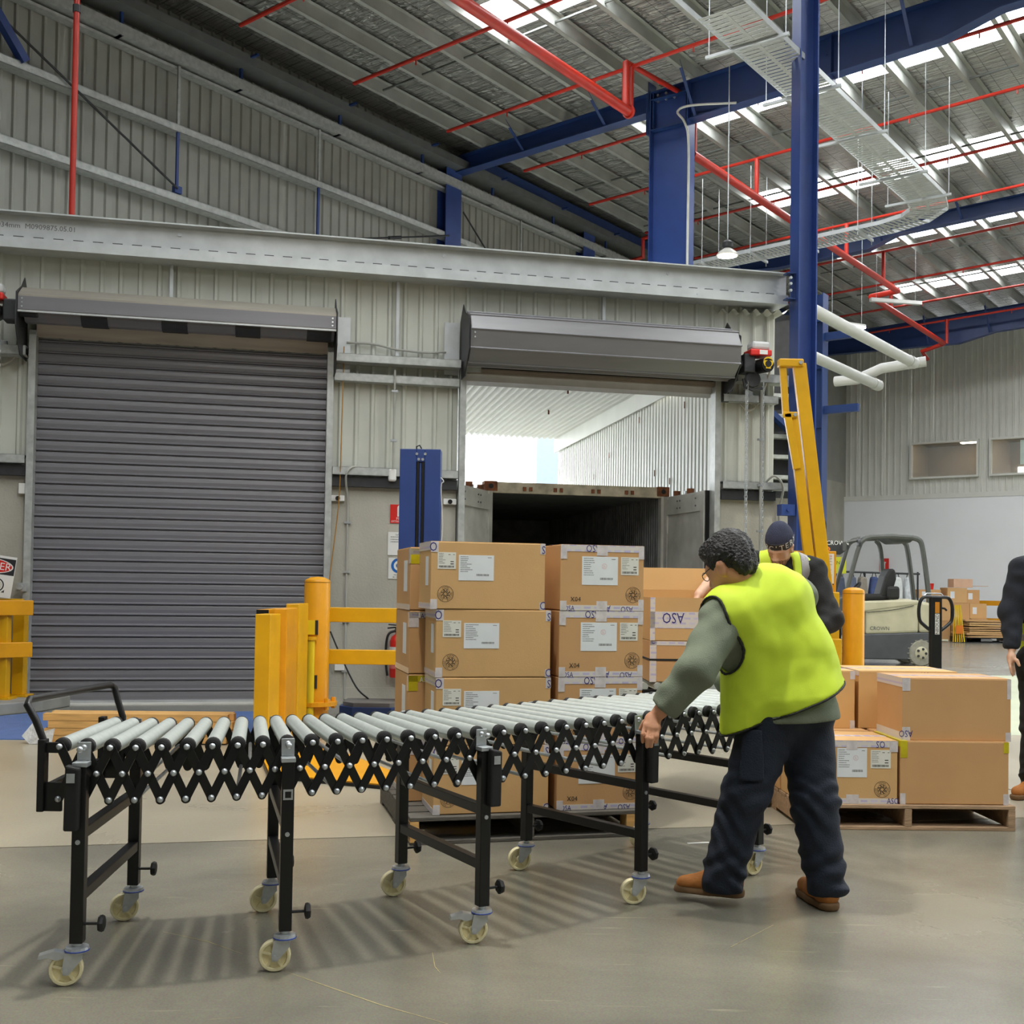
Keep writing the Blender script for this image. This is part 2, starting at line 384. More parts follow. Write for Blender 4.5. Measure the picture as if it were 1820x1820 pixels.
# door 2: rolled up
d2 = struct('door_2', W0, RZA, 'open roller shutter with its curtain rolled up')
guide(d2, 1.215, 3.86, -1); guide(d2, 4.30, 3.86, 1)
b = MB(); n = 9; R2 = .30
poly = [(-.36 + R2 * math.cos(2 * PI * (i + .25) / n), 4.06 + R2 * math.sin(2 * PI * (i + .25) / n)) for i in range(n)]
me = MB(); me.prism(poly, 1.20, 4.36, YZ); ob('curtain_roll', me, mat('grey_shutter_steel', '#7d7c7d', .35, .3, .06, 3, stretch=(.3, 2, 2)), d2, bevel=.012)
for i in range(n):
    a = 2 * PI * (i + .25) / n
    ob('slat_lip', MB().cyl((1.20, -.36 + R2 * math.cos(a), 4.06 + R2 * math.sin(a)), (4.36, -.36 + R2 * math.cos(a), 4.06 + R2 * math.sin(a)), .012, n=6), M_SLAT, d2)
ob('curtain_drop', MB().box(1.25, 4.26, -.055, -.04, 3.78, 3.98), M_DARK, d2)
ob('bottom_rail', MB().box(1.24, 4.27, -.085, -.03, 3.73, 3.79).box(1.24, 4.27, -.10, -.085, 3.765, 3.785), mat('dull_aluminium', '#9b8f84', .4, .5, .05, 6), d2)
ob('bottom_rail_shoe', MB().box(1.25, 1.42, -.104, -.084, 3.74, 3.80), M_GALV, d2)
for i in range(2): ob('rivet', MB().cyl((1.24, -.66, 4.02 + .05 * i), (1.24, -.67, 4.02 + .05 * i), .01, n=6), M_ZINC, d2)
end_plate(d2, 1.19, 4.06, 0, 1); end_plate(d2, 4.37, 4.06, 0, 1)
ob('mounting_plate', MB().box(1.0, 1.17, -.05, -.04, 3.7, 4.3), M_GALVB, d2)
ob('rail_cover', MB().box(4.335, 4.43, -.13, -.09, 3.55, 3.95), M_DARK, d2)
ob('outer_lintel', MB().box(1.17, 4.35, .02, .30, 3.66, 3.74), mat('pale_lintel', '#bcbabb', .55, 0, .05, 4), d2)

def chain(parent, p, z0, z1, sway=.0):
    mb = MB(); n = int((z0 - z1) / .036)
    for i in range(n):
        z = z0 - i * .036; x = p[0] + sway * math.sin(i * .5) * .3; y = p[1]
        if i % 2: q = [(x - .009, y, z), (x, y, z + .012), (x + .009, y, z), (x + .009, y, z - .022), (x, y, z - .034), (x - .009, y, z - .022)]
        else: q = [(x, y - .009, z), (x, y, z + .012), (x, y + .009, z), (x, y + .009, z - .022), (x, y, z - .034), (x, y - .009, z - .022)]
        mb.tube(q, .0035, 4, closed=True)
    return ob('chain', mb, M_ZINC, parent, kind='stuff')
def motor(parent, s, z, dirx, y=-.40):
    e = dirx
    ob('motor_body', MB().cyl((s, y + .10, z), (s, y - .20, z - .03), .085, n=16), M_BLACK, parent, smooth=True)
    ob('motor_end', MB().cyl((s, y - .20, z - .03), (s, y - .225, z - .032), .075, n=16), M_BLACK, parent, smooth=True)
    ob('warning_disc', MB().cyl((s, y - .226, z + .0), (s, y - .229, z + .0), .062, n=16), mat('yellow_decal', '#e0b81a', .4, 0, 0), parent)
    ob('disc_hub', MB().cyl((s, y - .229, z - .02), (s, y - .236, z - .02), .038, n=12), M_BLACK, parent)
    ob('yellow_label', MB().box(s - .03, s + .03, y - .229, y - .226, z - .075, z - .035), MATS['yellow_decal'], parent)
    ob('red_housing', MB().box(s - .17, s + .10, y - .12, y + .10, z + .095, z + .17), M_SIGNR, parent, bevel=.015)
    ob('housing_label', MB().box(s - .06, s + .04, y - .123, y - .12, z + .11, z + .16), M_SIGNW, parent)
    ob('clear_cover', MB().box(s - .14, s + .09, y - .10, y + .08, z + .17, z + .27), mat('frosted_cover', '#d2d4d4', .25, 0, .05, 10, alpha=.85), parent, bevel=.03)
    ob('gearbox', MB().box(s - .16 * e - .07, s - .16 * e + .07, y - .08, y + .12, z - .10, z + .12).cyl((s - .2 * e, y, z), (s - .42 * e, y, z), .045, n=10), M_DARK, parent, bevel=.015)
    ob('chain_wheel', MB().lathe([(.09, -.02), (.10, -.012), (.08, 0), (.10, .012), (.09, .02)], 14, T(s - .1, y - .02, z - .17) @ RX(PI / 2)), M_DARK, parent)
    ob('chain_guide', MB().tube([(s - .22, y - .03, z - .17), (s - .2, y - .03, z - .27), (s - .1, y - .03, z - .30), (s + .02, y - .03, z - .27)], .018, 6), M_DARK, parent)
    ob('socket_box', MB().box(s - .05, s + .06, -.09, -.04, z - .34, z - .23), M_GALVB, parent, bevel=.008)
    ob('cable', MB().tube(curve_pts([(s + .05, y, z + .05), (s + .18, y + .1, z), (s + .15, -.08, z - .35), (s + .02, -.06, z - .48), (s - .1, -.06, z - .40)], 6), .012, 6), mat('grey_cable', '#b5b1a6', .5, 0, .03), parent)
motor(d2, 4.70, 3.95, 1)
chain(d2, (4.52, -.42), 3.74, 1.5); chain(d2, (4.53, -.44), 3.74, 1.5); chain(d2, (4.74, -.42), 3.74, 1.2)
motor(d1, -3.68, 4.03, -1)
ob('sprocket', MB().lathe([(.12, -.01), (.13, 0), (.12, .01)], 18, T(-3.47, -.30, 4.15) @ RY(PI / 2)), mat('oily_brass', '#6b5c3c', .4, .6, .1), d1)
chain(d1, (-3.62, -.42), 3.74, .9); chain(d1, (-3.80, -.42), 3.74, .9)

# switches, conduits, sill
for s in (-.17, 1.09):
    t = tag(ob('key_switch', MB().box(s - .075, s + .075, -.075, -.022, 2.225, 2.29), M_SIGNW, None, bevel=.006), 'white key switch box beside the closed shutter' if s < 0 else 'white key switch box beside the open doorway', 'switch')
    t.matrix_world = MA
    ob('key_barrel', MB().cyl((s, -.075, 2.257), (s, -.09, 2.257), .026, n=10), M_BLACK, t)
t = tag(ob('junction_box', MB().box(-3.475, -3.40, -.08, -.02, 2.20, 2.31), M_SIGNW, None, bevel=.006), 'small white junction box at the far left door rail', 'junction box'); t.matrix_world = MA
t = tag(ob('motion_sensor', MB().box(.38, .47, -.16, -.08, 2.46, 2.60), M_SIGNW, None, bevel=.02), 'white sensor box fixed to the girt between the shutters', 'sensor'); t.matrix_world = MA
M_COND = mat('grey_conduit', '#a9a9a2', .45, 0, .04)
def conduit(pts, label, r=.012):
    t = thing('conduit', label, 'conduit'); t.matrix_world = MA
    ob('pipe', MB().tube(pts, r, 8), M_COND, t, smooth=True)
    z0 = min(p[2] for p in pts); z1 = max(p[2] for p in pts); s, y = pts[-1][0], pts[-1][1]
    k = int((z1 - z0) / .55)
    for i in range(k): ob('saddle_clip', MB().box(s - .035, s + .035, y - .016, y + .03, z0 + .3 + i * .55, z0 + .325 + i * .55), M_ZINC, t)
conduit(curve_pts([(.12, -.06, 2.60), (-.02, -.16, 2.60), (-.09, -.17, 2.50), (-.06, -.05, 2.25), (-.055, -.036, 2.1)], 5) + [(-.055, -.036, .03)], 'thin grey conduit bent over the girt right of the closed shutter')
conduit([(.43, -.17, 3.7), (.43, -.17, 2.6)], 'straight grey conduit above the white sensor box')
conduit([(4.83, -.17, 3.75), (4.83, -.17, .05)], 'long grey conduit right of the hanging door chains', .016)
conduit(curve_pts([(4.9, -.05, 2.56), (5.0, -.18, 2.68), (5.12, -.17, 2.55), (5.13, -.05, 2.3)], 5) + [(5.13, -.036, .05)], 'grey conduit with hooked top at the end of the dock wall', .014)
t = tag(ob('wall_cable', MB().tube(curve_pts([(-.10, -.06, 4.0), (.2, -.05, 4.0), (.45, -.08, 3.95), (.8, -.05, 3.94), (1.02, -.06, 3.96)], 5), .012, 6), M_COND), 'slack grey cable strung between the two shutter drums', 'cable'); t.matrix_world = MA
t = tag(ob('pull_cord', MB().tube(curve_pts([(-.13, -.07, 3.95), (-.15, -.2, 3.0), (-.16, -.10, 2.2), (-.25, -.13, 1.3), (-.23, -.16, 1.0)], 5), .006, 5), mat('orange_cord', '#a8761e', .6)), 'thin orange cord hanging right of the closed shutter', 'cord'); t.matrix_world = MA
t = tag(ob('light_switch', MB().box(-.17, -.06, -.06, -.02, .35, .47), M_SIGNW, None, bevel=.006), 'low white socket plate right of the yellow post', 'socket'); t.matrix_world = MA
sl_ = struct('trim_2', W0, RZA, 'white painted door sill')
ob('sill_edge', MB().box(-3.33, -.31, -.20, -.02, .0, .012), mat('white_sill_paint', '#d3d2cb', .5, 0, .06, 5), sl_)
# ------------------------------------------------------------------ roof: foil-lined sheets, purlins, skylight sheets
def foil_material():
    m = bpy.data.materials.new('silver_foil_insulation'); m.use_nodes = True; nt = m.node_tree; L = nt.links.new; b = nt.nodes['Principled BSDF']
    tc = nt.nodes.new('ShaderNodeTexCoord')
    mp = nt.nodes.new('ShaderNodeMapping'); mp.inputs['Scale'].default_value = (.55, 4.2, 1); L(tc.outputs['Object'], mp.inputs[0])
    n = nt.nodes.new('ShaderNodeTexNoise'); n.inputs['Scale'].default_value = 2.4; n.inputs['Detail'].default_value = 6; n.inputs['Distortion'].default_value = .8; L(mp.outputs[0], n.inputs[0])
    n2 = nt.nodes.new('ShaderNodeTexNoise'); n2.inputs['Scale'].default_value = 9; n2.inputs['Detail'].default_value = 4; L(tc.outputs['Object'], n2.inputs[0])
    ad = nt.nodes.new('ShaderNodeMath'); ad.operation = 'MULTIPLY_ADD'; ad.inputs[1].default_value = .35; L(n2.outputs[0], ad.inputs[0]); L(n.outputs[0], ad.inputs[2])
    bp = nt.nodes.new('ShaderNodeBump'); bp.inputs['Strength'].default_value = .75; bp.inputs['Distance'].default_value = .30
    L(ad.outputs[0], bp.inputs['Height']); L(bp.outputs[0], b.inputs['Normal'])
    # safety mesh: thin dark wires on a 0.3 m x 0.15 m grid
    br = nt.nodes.new('ShaderNodeTexBrick'); br.offset = 0; br.inputs['Scale'].default_value = 1; br.inputs['Mortar Size'].default_value = .006
    br.inputs['Brick Width'].default_value = .30; br.inputs['Row Height'].default_value = .17; br.inputs['Mortar Smooth'].default_value = .2
    br.inputs['Color1'].default_value = lin('#b2b3ae'); br.inputs['Color2'].default_value = lin('#a8a9a4'); br.inputs['Mortar'].default_value = lin('#6d6c68')
    L(tc.outputs['Object'], br.inputs[0]); L(br.outputs[0], b.inputs['Base Color'])
    b.inputs['Metallic'].default_value = .75; b.inputs['Roughness'].default_value = .34
    return m
M_FOIL = foil_material()
U0, U1, P0, P1 = -.3, 27., -24., 20.5
ce = struct('ceiling', E0, RZR)
strips = [(-16.7, -15.8), (-12.2, -11.3), (-7.7, -6.8), (-3.62, -2.78), (1.2, 2.15), (5.75, 6.85), (9.9, 10.8), (14.5, 15.4)]
SU = 3.4
def rs(u, p, dz=.22): return (u, p, roof_z(u) + dz)
def roof_sheet(u0, u1, p0, p1, name='foil_sheet'):
    mb = MB(); nu = 2; 
    mb.sheet([[rs(u0 + (u1 - u0) * i / nu, p1) for i in range(nu + 1)], [rs(u0 + (u1 - u0) * i / nu, p0) for i in range(nu + 1)]])
    return ob(name, mb, M_FOIL, ce)
roof_sheet(U0, SU, P0, P1)
ps = [P0] + [q for s in strips for q in s] + [P1]
for i in range(0, len(ps), 2): roof_sheet(SU, U1, ps[i], ps[i + 1])
M_SKYL = mat('translucent_skylight_sheet', '#f4f8fa', .5, 0, 0, emit=SKYLIGHT)
for a, b_ in strips:
    mb = MB(); mb.sheet([[rs(SU, b_, .27), rs(U1, b_, .27)], [rs(SU, a, .27), rs(U1, a, .27)]])
    ob('skylight_sheet', mb, M_SKYL, ce, label='bright translucent skylight sheet')
M_PURL = mat('galvanised_purlin', '#a9aca6', .5, .25, .06, 3)
def purlin_mesh():
    mb = MB(); h = .19
    mb.box(0, .004, P0, P1, 0, h).box(-.07, .004, P0, P1, 0, .004).box(0, .07, P0, P1, h - .004, h).box(-.07, -.066, P0, P1, 0, .02)
    return mesh_of('purlin', mb, M_PURL)
me = purlin_mesh()
u = .8; k = 0
while u < U1:
    inst('purlin', me, ce, T(u, 0, roof_z(u))); u += .853; k += 1
NPURL = k
mb = MB().box(-.02, .02, 0, .02, -.0, .02)
bm_ = mesh_of('bridging', MB().box(0, .853, -.014, .014, .05, .078), mat('dull_bridging_steel', '#6f736f', .5, .3, .05))
for p in (-5.6, -2.8, 2.85, 5.6, 11.6, 14.2):
    for i in range(min(NPURL, 14)): inst('bridging', bm_, ce, T(.8 + i * .853, p, roof_z(.8 + i * .853)) @ RY(-SL))

# ------------------------------------------------------------------ portal rafters and inner column
def rafter(p, z_off, stops, label, extra=None):
    t = thing('rafter', label, 'beam', RF(0, p, 0), RZR)
    web = MB(); bot = MB(); top = MB()
    for (ua, za), (ub, zb) in zip(stops[:-1], stops[1:]):
        ta, tb = roof_z(ua) + z_off, roof_z(ub) + z_off
        web.prism([(ua, za), (ub, zb), (ub, tb), (ua, ta)], -.006, .006, Matrix(((1, 0, 0, 0), (0, 0, 1, 0), (0, 1, 0, 0), (0, 0, 0, 1))))
        for w_, d_, A, B in ((bot, .016, (ua, za), (ub, zb)), (top, -.016, (ua, ta), (ub, tb))):
            w_.add([(A[0], -.11, A[1]), (B[0], -.11, B[1]), (B[0], .11, B[1]), (A[0], .11, A[1]), (A[0], -.11, A[1] + d_), (B[0], -.11, B[1] + d_), (B[0], .11, B[1] + d_), (A[0], .11, A[1] + d_)],
                   [(0, 1, 2, 3), (7, 6, 5, 4), (0, 4, 5, 1), (1, 5, 6, 2), (2, 6, 7, 3), (3, 7, 4, 0)])
    ob('web', web, M_BLUE, t); ob('bottom_flange', bot, M_BLUE, t); ob('top_flange', top, M_BLUE, t)
    def zb_at(u):
        for (ua, za), (ub, zb) in zip(stops[:-1], stops[1:]):
            if ua <= u <= ub: return za + (zb - za) * (u - ua) / (ub - ua)
        return stops[-1][1]
    for i in range(1, 12, 2):
        u = .8 + i * .853
        if u < stops[0][0] or u > stops[-1][0] - .6: continue
        ob('fly_brace', MB().bar((u, -.08, zb_at(u) + .03), (u - .02, -.62, roof_z(u) + .1 + z_off), .05, .012), M_BLUE, t)
        ob('fly_brace', MB().bar((u, .08, zb_at(u) + .03), (u - .02, .5, roof_z(u) + .1 + z_off), .05, .012), M_BLUE, t)
    return t
r1 = rafter(0, 0, [(-.1, 8.98), (4.25, 9.12), (4.26, 8.80), (8.9, 9.03), (9.65, 9.24), (U1, 9.24 + (U1 - 9.65) * SL)], 'near navy rafter running over the big inner column')
for u in (4.3, 4.9, 7.3): ob('stiffener', MB().box(u - .006, u + .006, -.10, .10, 8.84, roof_z(u)), M_BLUE, r1)
ob('splice_plate', MB().box(4.18, 4.2, -.12, .12, 8.75, 9.62).box(4.21, 4.23, -.12, .12, 8.75, 9.62), M_BLUE, r1)
for z in (9.2, 9.32, 9.44):
    for p in (-.07, .07): ob('bolt', MB().cyl((4.18, p, z), (4.15, p, z), .018, n=6), M_BLUE, r1)
for u in (6.9, 7.05, 7.2): ob('bolt', MB().cyl((u, -.012, 9.3), (u, -.03, 9.3), .02, n=6), M_BLUE, r1)
rafter(8.8, 0, [(-.1, 9.07), (2.6, 8.9), (4.75, 8.97), (5.4, 9.2), (U1, 9.15 + (U1 - 5.4) * SL)], 'middle navy rafter behind the cable tray')
rafter(17.9, 0, [(-.1, 8.7), (4.2, 8.58), (5.2, 8.8), (U1, 8.9 + (U1 - 5.2) * SL)], 'farthest navy rafter before the pale end wall')
def icolumn(name, label, loc, rz, z0, z1, depth, width, m, tf=.016, cap=False):
    t = thing(name, label, 'column', loc, rz)
    ob('flange', MB().box(-depth / 2, -depth / 2 + tf, -width / 2, width / 2, z0, z1), m, t)
    ob('flange', MB().box(depth / 2 - tf, depth / 2, -width / 2, width / 2, z0, z1), m, t)
    ob('web', MB().box(-depth / 2 + tf, depth / 2 - tf, -.007, .007, z0, z1), m, t)
    return t
c1 = icolumn('steel_column', 'big navy column standing behind the header beam', RF(4.60, 0, 0), RZR, 4.75, 9.46, .70, .25, M_BLUEL)
for z in (8.8, 9.3): ob('stiffener', MB().box(-.33, .33, -.12, .12, z, z + .016), M_BLUE, c1)
for z in (9.30, 9.40): 
    for x in (-.25, -.1, .05): ob('bolt', MB().cyl((x, -.007, z), (x, -.04, z), .022, n=6), M_ZINC, c1)
ob('cable', MB().tube(curve_pts([(.37, -.12, 5), (.37, -.12, 7), (.37, -.12, 8.4), (.34, -.2, 8.75), (.22, -.22, 8.95), (.45, -.2, 9.0), (1.2, -.13, 8.88)], 5), .02, 6), mat('pale_cable', '#cfd0cb', .5), c1)
# tall column at the end of the dock wall
c2 = icolumn('steel_column', 'tall royal blue column at the right end of the dock wall', (3.385, 13.25, 0), math.radians(12.5), 0, 8.9, .235, .23, M_BLUEL)
ob('cleat', MB().box(-.23, -.127, -.06, .06, 4.72, 4.735).box(-.23, -.127, -.06, .06, 5.02, 5.035).box(-.16, -.127, -.008, .008, 4.735, 5.02), M_BLUE, c2)
for z in (4.82, 4.9, 4.97): ob('bolt', MB().cyl((-.19, -.03, z), (-.19, -.07, z), .018, n=6), M_ZINC, c2)
ob('cleat', MB().box(-.30, -.127, -.10, .02, 2.18, 2.31), M_BLUEL, c2)
ob('bolt', MB().cyl((-.22, -.10, 2.245), (-.22, -.12, 2.245), .022, n=6), M_BLUEL, c2)
# ------------------------------------------------------------------ eave wall, high up on the left
we = struct('wall_eave', E0, RZR)
def vrun(parent, x, y0, y1, z0, z1, m, w_=.76, pitch=.19, rot=PI / 2, name='cladding_sheet'):
    n = round((y1 - y0) / w_); ww = (y1 - y0) / n
    me = mesh_of(name, rib_sheet(ww + .004, z0, z1, pitch), m)
    for i in range(n): inst(name, me, parent, T(x, y0 + i * ww, 0) @ RZ(rot))
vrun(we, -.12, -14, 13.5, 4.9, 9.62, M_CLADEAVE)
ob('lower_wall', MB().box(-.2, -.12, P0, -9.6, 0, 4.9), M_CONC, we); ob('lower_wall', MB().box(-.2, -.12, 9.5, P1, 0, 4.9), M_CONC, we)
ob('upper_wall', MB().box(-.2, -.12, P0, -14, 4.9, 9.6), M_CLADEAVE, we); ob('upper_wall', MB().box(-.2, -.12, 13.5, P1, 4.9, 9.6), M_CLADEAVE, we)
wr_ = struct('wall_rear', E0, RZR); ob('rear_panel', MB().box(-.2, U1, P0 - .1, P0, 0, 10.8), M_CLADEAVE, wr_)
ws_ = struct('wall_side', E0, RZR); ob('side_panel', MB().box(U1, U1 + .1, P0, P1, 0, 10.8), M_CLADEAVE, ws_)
for z in (6.82, 7.82):
    mb = MB().box(-.10, .10, -14, 13.5, z - .01, z).box(.094, .10, -14, 13.5, z - .11, z).box(-.10, .10, -14, 13.5, z - .11, z - .10)
    ob('girt', mb, M_GALV, we)
ob('eave_gutter_beam', MB().box(-.10, .16, -14, 13.5, 8.70, 8.85).box(-.10, .05, -14, 13.5, 8.62, 8.66), M_GALV, we)
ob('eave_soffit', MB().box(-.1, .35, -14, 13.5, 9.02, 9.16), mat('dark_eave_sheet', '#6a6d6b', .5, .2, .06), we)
ob('eave_strut', MB().box(.06, .26, .1, 20, 9.10, 9.40).box(.02, .30, .1, 20, 9.09, 9.105), M_BLUE, we)
for p in (-.15, 4.45, 8.7):
    ob('column', MB().box(-.10, -.085, p - .22, p + .22, 4.9, 9.25).box(.10, .115, p - .22, p + .22, 4.9, 9.25).box(-.085, .10, p - .01, p + .01, 4.9, 9.25), M_BLUEL, we)
for p in (-6.22, -3.5, 2.0):
    ob('girt_bridging', MB().box(.06, .09, p - .02, p + .02, 6.85, 7.72), M_BLUEL, we)
    ob('girt_bridging', MB().box(.06, .09, p - .02, p + .02, 7.82, 8.66), M_GALV, we)
    ob('bridging_cleat', MB().box(.05, .12, p - .06, p + .06, 6.83, 6.93), M_BLUEL, we)
def brace(a, b_): ob('brace_rod', MB().cyl((.14, *a), (.14, *b_), .016, n=6), M_DARK, we)
brace((-8.9, 8.25), (-6.25, 6.88)); brace((-3.5, 6.85), (-.3, 7.75)); brace((.1, 8.3), (2.0, 6.85)); brace((2.8, 7.0), (4.3, 7.6))
ob('turnbuckle', MB().cyl((.14, -1.9, 7.3), (.14, -1.6, 7.384), .03, n=8), M_DARK, we)
ob('turnbuckle', MB().cyl((.14, .95, 7.65), (.14, 1.1, 7.54), .03, n=8), M_DARK, we)
ob('knee_brace', MB().bar((.1, -9.1, 8.5), (.1, -8.55, 7.82), .12, .10), M_BLUEL, we)
for i in range(7):
    p = -7.2 + i * 2.05
    ob('purlin_cleat', MB().box(.10, .14, p - .02, p + .02, 8.74, 9.15).box(.10, .5, p - .02, p + .02, 9.12, 9.15).box(-.05, .14, p - .03, p + .03, 8.70, 8.76), M_BLUE, we)
# ------------------------------------------------------------------ end wall, far right
wn = struct('wall_end', RF(0, 20.5, 0), RZR)
LOWW = mat('white_insulated_panel', '#f0f2f4', .35, 0, .02, .5)
ob('lower_panel', MB().box(-6, 22, -.12, 0, 0, 4.3), LOWW, wn)
ob('capping', MB().box(-6, 22, -.14, .02, 4.3, 4.45), M_WHITECLAD, wn)
def esheets(u0, u1, z0, z1):
    n = max(1, round((u1 - u0) / .8)); ww = (u1 - u0) / n
    me = mesh_of('cladding_sheet', rib_sheet(ww + .004, z0, z1, .2, depth=.04), M_WHITECLAD)
    for i in range(n): inst('cladding_sheet', me, wn, T(u0 + i * ww, 0, 0))
esheets(-3, 2.02, 4.45, 9.5); esheets(2.02, 4.12, 4.45, 4.93); esheets(2.02, 4.12, 6.1, 9.5); esheets(4.12, 4.43, 4.45, 9.5)
esheets(4.43, 9.0, 4.45, 4.93); esheets(4.43, 9.0, 6.1, 9.5); esheets(9, 20, 4.45, 10.2)
M_GLASS = mat('window_glass', '#c8d2d2', .05, 0, 0, alpha=.22)
M_ROOM = mat('office_wall', '#9a8468', .7, 0, .05, 1)
M_OFFC = mat('office_ceiling', '#8d7c68', .8, 0, .03)
M_OFFL = mat('office_light_strip', '#fff6e0', .5, 0, 0, emit=9.0)
def window(n, u0, u1, z0, z1):
    t = struct('window_%d' % n, RF(0, 20.5, 0), RZR)
    fr = MB(); w_ = .06
    fr.box(u0 - w_, u1 + w_, -.16, .02, z1, z1 + w_).box(u0 - w_, u1 + w_, -.16, .02, z0 - w_, z0).box(u0 - w_, u0, -.16, .02, z0, z1).box(u1, u1 + w_, -.16, .02, z0, z1)
    ob('window_frame', fr, M_WHITECLAD, t)
    ob('pane', MB().box(u0, u1, -.02, -.012, z0, z1), M_GLASS, t)
    ob('office_back', MB().box(u0 - .3, u1 + .3, 2.6, 2.65, z0 - .2, z1 + .3), M_ROOM, t)
    ob('office_ceiling', MB().box(u0 - .3, u1 + .3, .03, 2.6, z1 + .22, z1 + .27), M_OFFC, t)
    ob('office_floor', MB().box(u0 - .3, u1 + .3, .03, 2.6, z0 - .25, z0 - .2), M_ROOM, t)
    ob('office_side', MB().box(u0 - .35, u0 - .3, .03, 2.6, z0 - .2, z1 + .25), M_ROOM, t); ob('office_side', MB().box(u1 + .3, u1 + .35, .03, 2.6, z0 - .2, z1 + .25), M_ROOM, t)
    for a, b_, y in ((.1, .55, .8), (.5, .95, 1.7)):
        ob('ceiling_light', MB().box(u0 + a * (u1 - u0), u0 + b_ * (u1 - u0), y, y + .25, z1 + .19, z1 + .22), M_OFFL, t)
    return t
window(1, 2.08, 4.06, 4.99, 6.04)
w2 = window(2, 4.49, 8.9, 4.99, 6.04)
ob('bright_opening', MB().box(4.65, 5.5, 2.5, 2.55, 5.0, 5.45), mat('lit_white_blind', '#f4f6f6', .5, 0, 0, emit=1.5), w2)
ob('paper_notice', MB().box(5.3, 6.2, -.03, -.022, 5.25, 6.0), mat('pale_green_paper', '#c9d8d0', .5), w2)
# ------------------------------------------------------------------ sprinkler pipework: main, risers, branches all joined
sp = thing('sprinkler_pipework', 'red sprinkler pipework with thick main, risers and thin branches under the roof', 'sprinkler pipes', RF(4.75, 0, 8.0), RZR)
def spx(pts, r, name, n=10): return ob(name, MB().tube([(a - 4.75, b_, c - 8.0) for a, b_, c in pts], r, n), M_RED, sp, smooth=True)
spx([(4.75, -22, 8.48), (4.75, -1.62, 8.48)], .075, 'main_pipe', 14)
spx([(4.75, -1.7, 8.48), (4.75, -1.7, 9.2)], .055, 'riser')
spx([(4.75, .47, 9.05), (4.75, .47, 8.48)], .055, 'riser')
spx([(4.75, .42, 8.48), (4.75, 10.75, 8.48), (4.08, 10.85, 8.46), (4.02, 17.0, 8.46)], .07, 'main_pipe', 14)
spx([(4.02, 17.0, 8.44), (3.4, 17.05, 8.3), (3.42, 17.5, 8.15)], .06, 'elbow_pipe')
spx([(4.75, -.0, 9.35), (4.75, -1.7, 9.2)], .04, 'hop_pipe')
for i, p in enumerate((-19.5, -17.25, -15, -12.75, -10.5, -8.25, -6.0, -3.78, -1.55, .67, 2.9, 5.12, 7.4, 9.75, 12.4, 14.8, 17.2)):
    spx([(1.12, p, 9.0 + SL * 1.1), (U1, p, 9.0 + SL * U1)], .030, 'branch_pipe', 8)
    if i % 2 == 0 or p in (2.9, 7.4, 12.4, 9.75): spx([(4.75 if p < 10.8 else 4.05, p, 8.48), (4.75 if p < 10.8 else 4.05, p, 9.18)], .045, 'riser', 8)
    if p > -7:
        for u in (2.4, 4.1, 5.8, 7.5, 9.2): ob('sprinkler_head', MB().cyl((u - 4.75, p, 1.0 + SL * u - .03), (u - 4.75, p, 1.0 + SL * u - .10), .012, n=6), M_RED, sp)
ob('flange_collar', MB().cyl((0, -1.58, .48), (0, -1.62, .48), .10, n=14), M_RED, sp)
spx([(2.0, 4.75, 8.9), (1.2, 4.9, 8.85), (1.2, 4.9, 8.45), (.6, 4.95, 8.4), (.6, 4.95, 7.9)], .045, 'drop_pipe')
t = tag(ob('standpipe', MB().cyl((-4.78, 12.05, 4.9), (-4.78, 12.05, 9.2), .032, n=10), M_RED, None, smooth=True), 'vertical red standpipe rising behind the header beam at the left', 'pipe')
ob('coupling', MB().cyl((-4.78, 12.05, 7.42), (-4.78, 12.05, 7.5), .042, n=10), M_DARK, t)
# ------------------------------------------------------------------ cable tray
ct = thing('cable_tray', 'galvanised cable tray bending below the roof', 'cable tray', RF(8.0, 0, 7.6), RZR)
tray_path = [(0, -16), (0, -5), (0, 2.2), (-.12, 2.75), (-.45, 3.1), (-1.0, 3.3), (-6.2, 3.8)]
def offs(path, d):
    out = []
    for i, p in enumerate(path):
        a = Vector(path[max(0, i - 1)]); b_ = Vector(path[min(len(path) - 1, i + 1)]); t_ = (b_ - a).normalized()
        out.append((p[0] - t_.y * d, p[1] + t_.x * d))
    return out
for d in (-.3, .3):
    q = offs(tray_path, d); mb = MB()
    for (x0, y0), (x1, y1) in zip(q[:-1], q[1:]): mb.bar((x0, y0, .03), (x1, y1, .03), .006, .07)
    ob('side_rail', mb, M_GALVB, ct)
# perforated floor of the tray: separate cross strips
L_ = []
for (x0, y0), (x1, y1) in zip(tray_path[1:-1], tray_path[2:]):
    seg = Vector((x1 - x0, y1 - y0)); n = max(1, int(seg.length / .085))
    L_ += [(x0 + seg.x * i / n, y0 + seg.y * i / n, math.atan2(seg.y, seg.x)) for i in range(n)]
me = mesh_of('tray_rung', MB().box(-.030, .030, -.29, .29, 0, .004), M_GALV)
for x, y, a in L_[:230]: inst('tray_rung', me, ct, T(x, y, 0) @ RZ(a))
ob('centre_strip', merge(*[MB().bar((x0, y0, -.002), (x1, y1, -.002), .05, .003, (0, 0, 1)) for (x0, y0), (x1, y1) in zip(tray_path[1:-1], tray_path[2:])]), M_GALV, ct)
for x, y in ((0, -4.2), (0, -2.6), (0, -.9), (0, .9), (0, 2.1)):
    ob('strut_channel', MB().box(-.62, .42, y - .02, y + .02, -.04, -.005), M_GALVB, ct)
    for x_ in (-.58, .38): ob('hanger_rod', MB().cyl((x_, y, -.05), (x_, y, 1.85), .006, n=5), M_ZINC, ct)
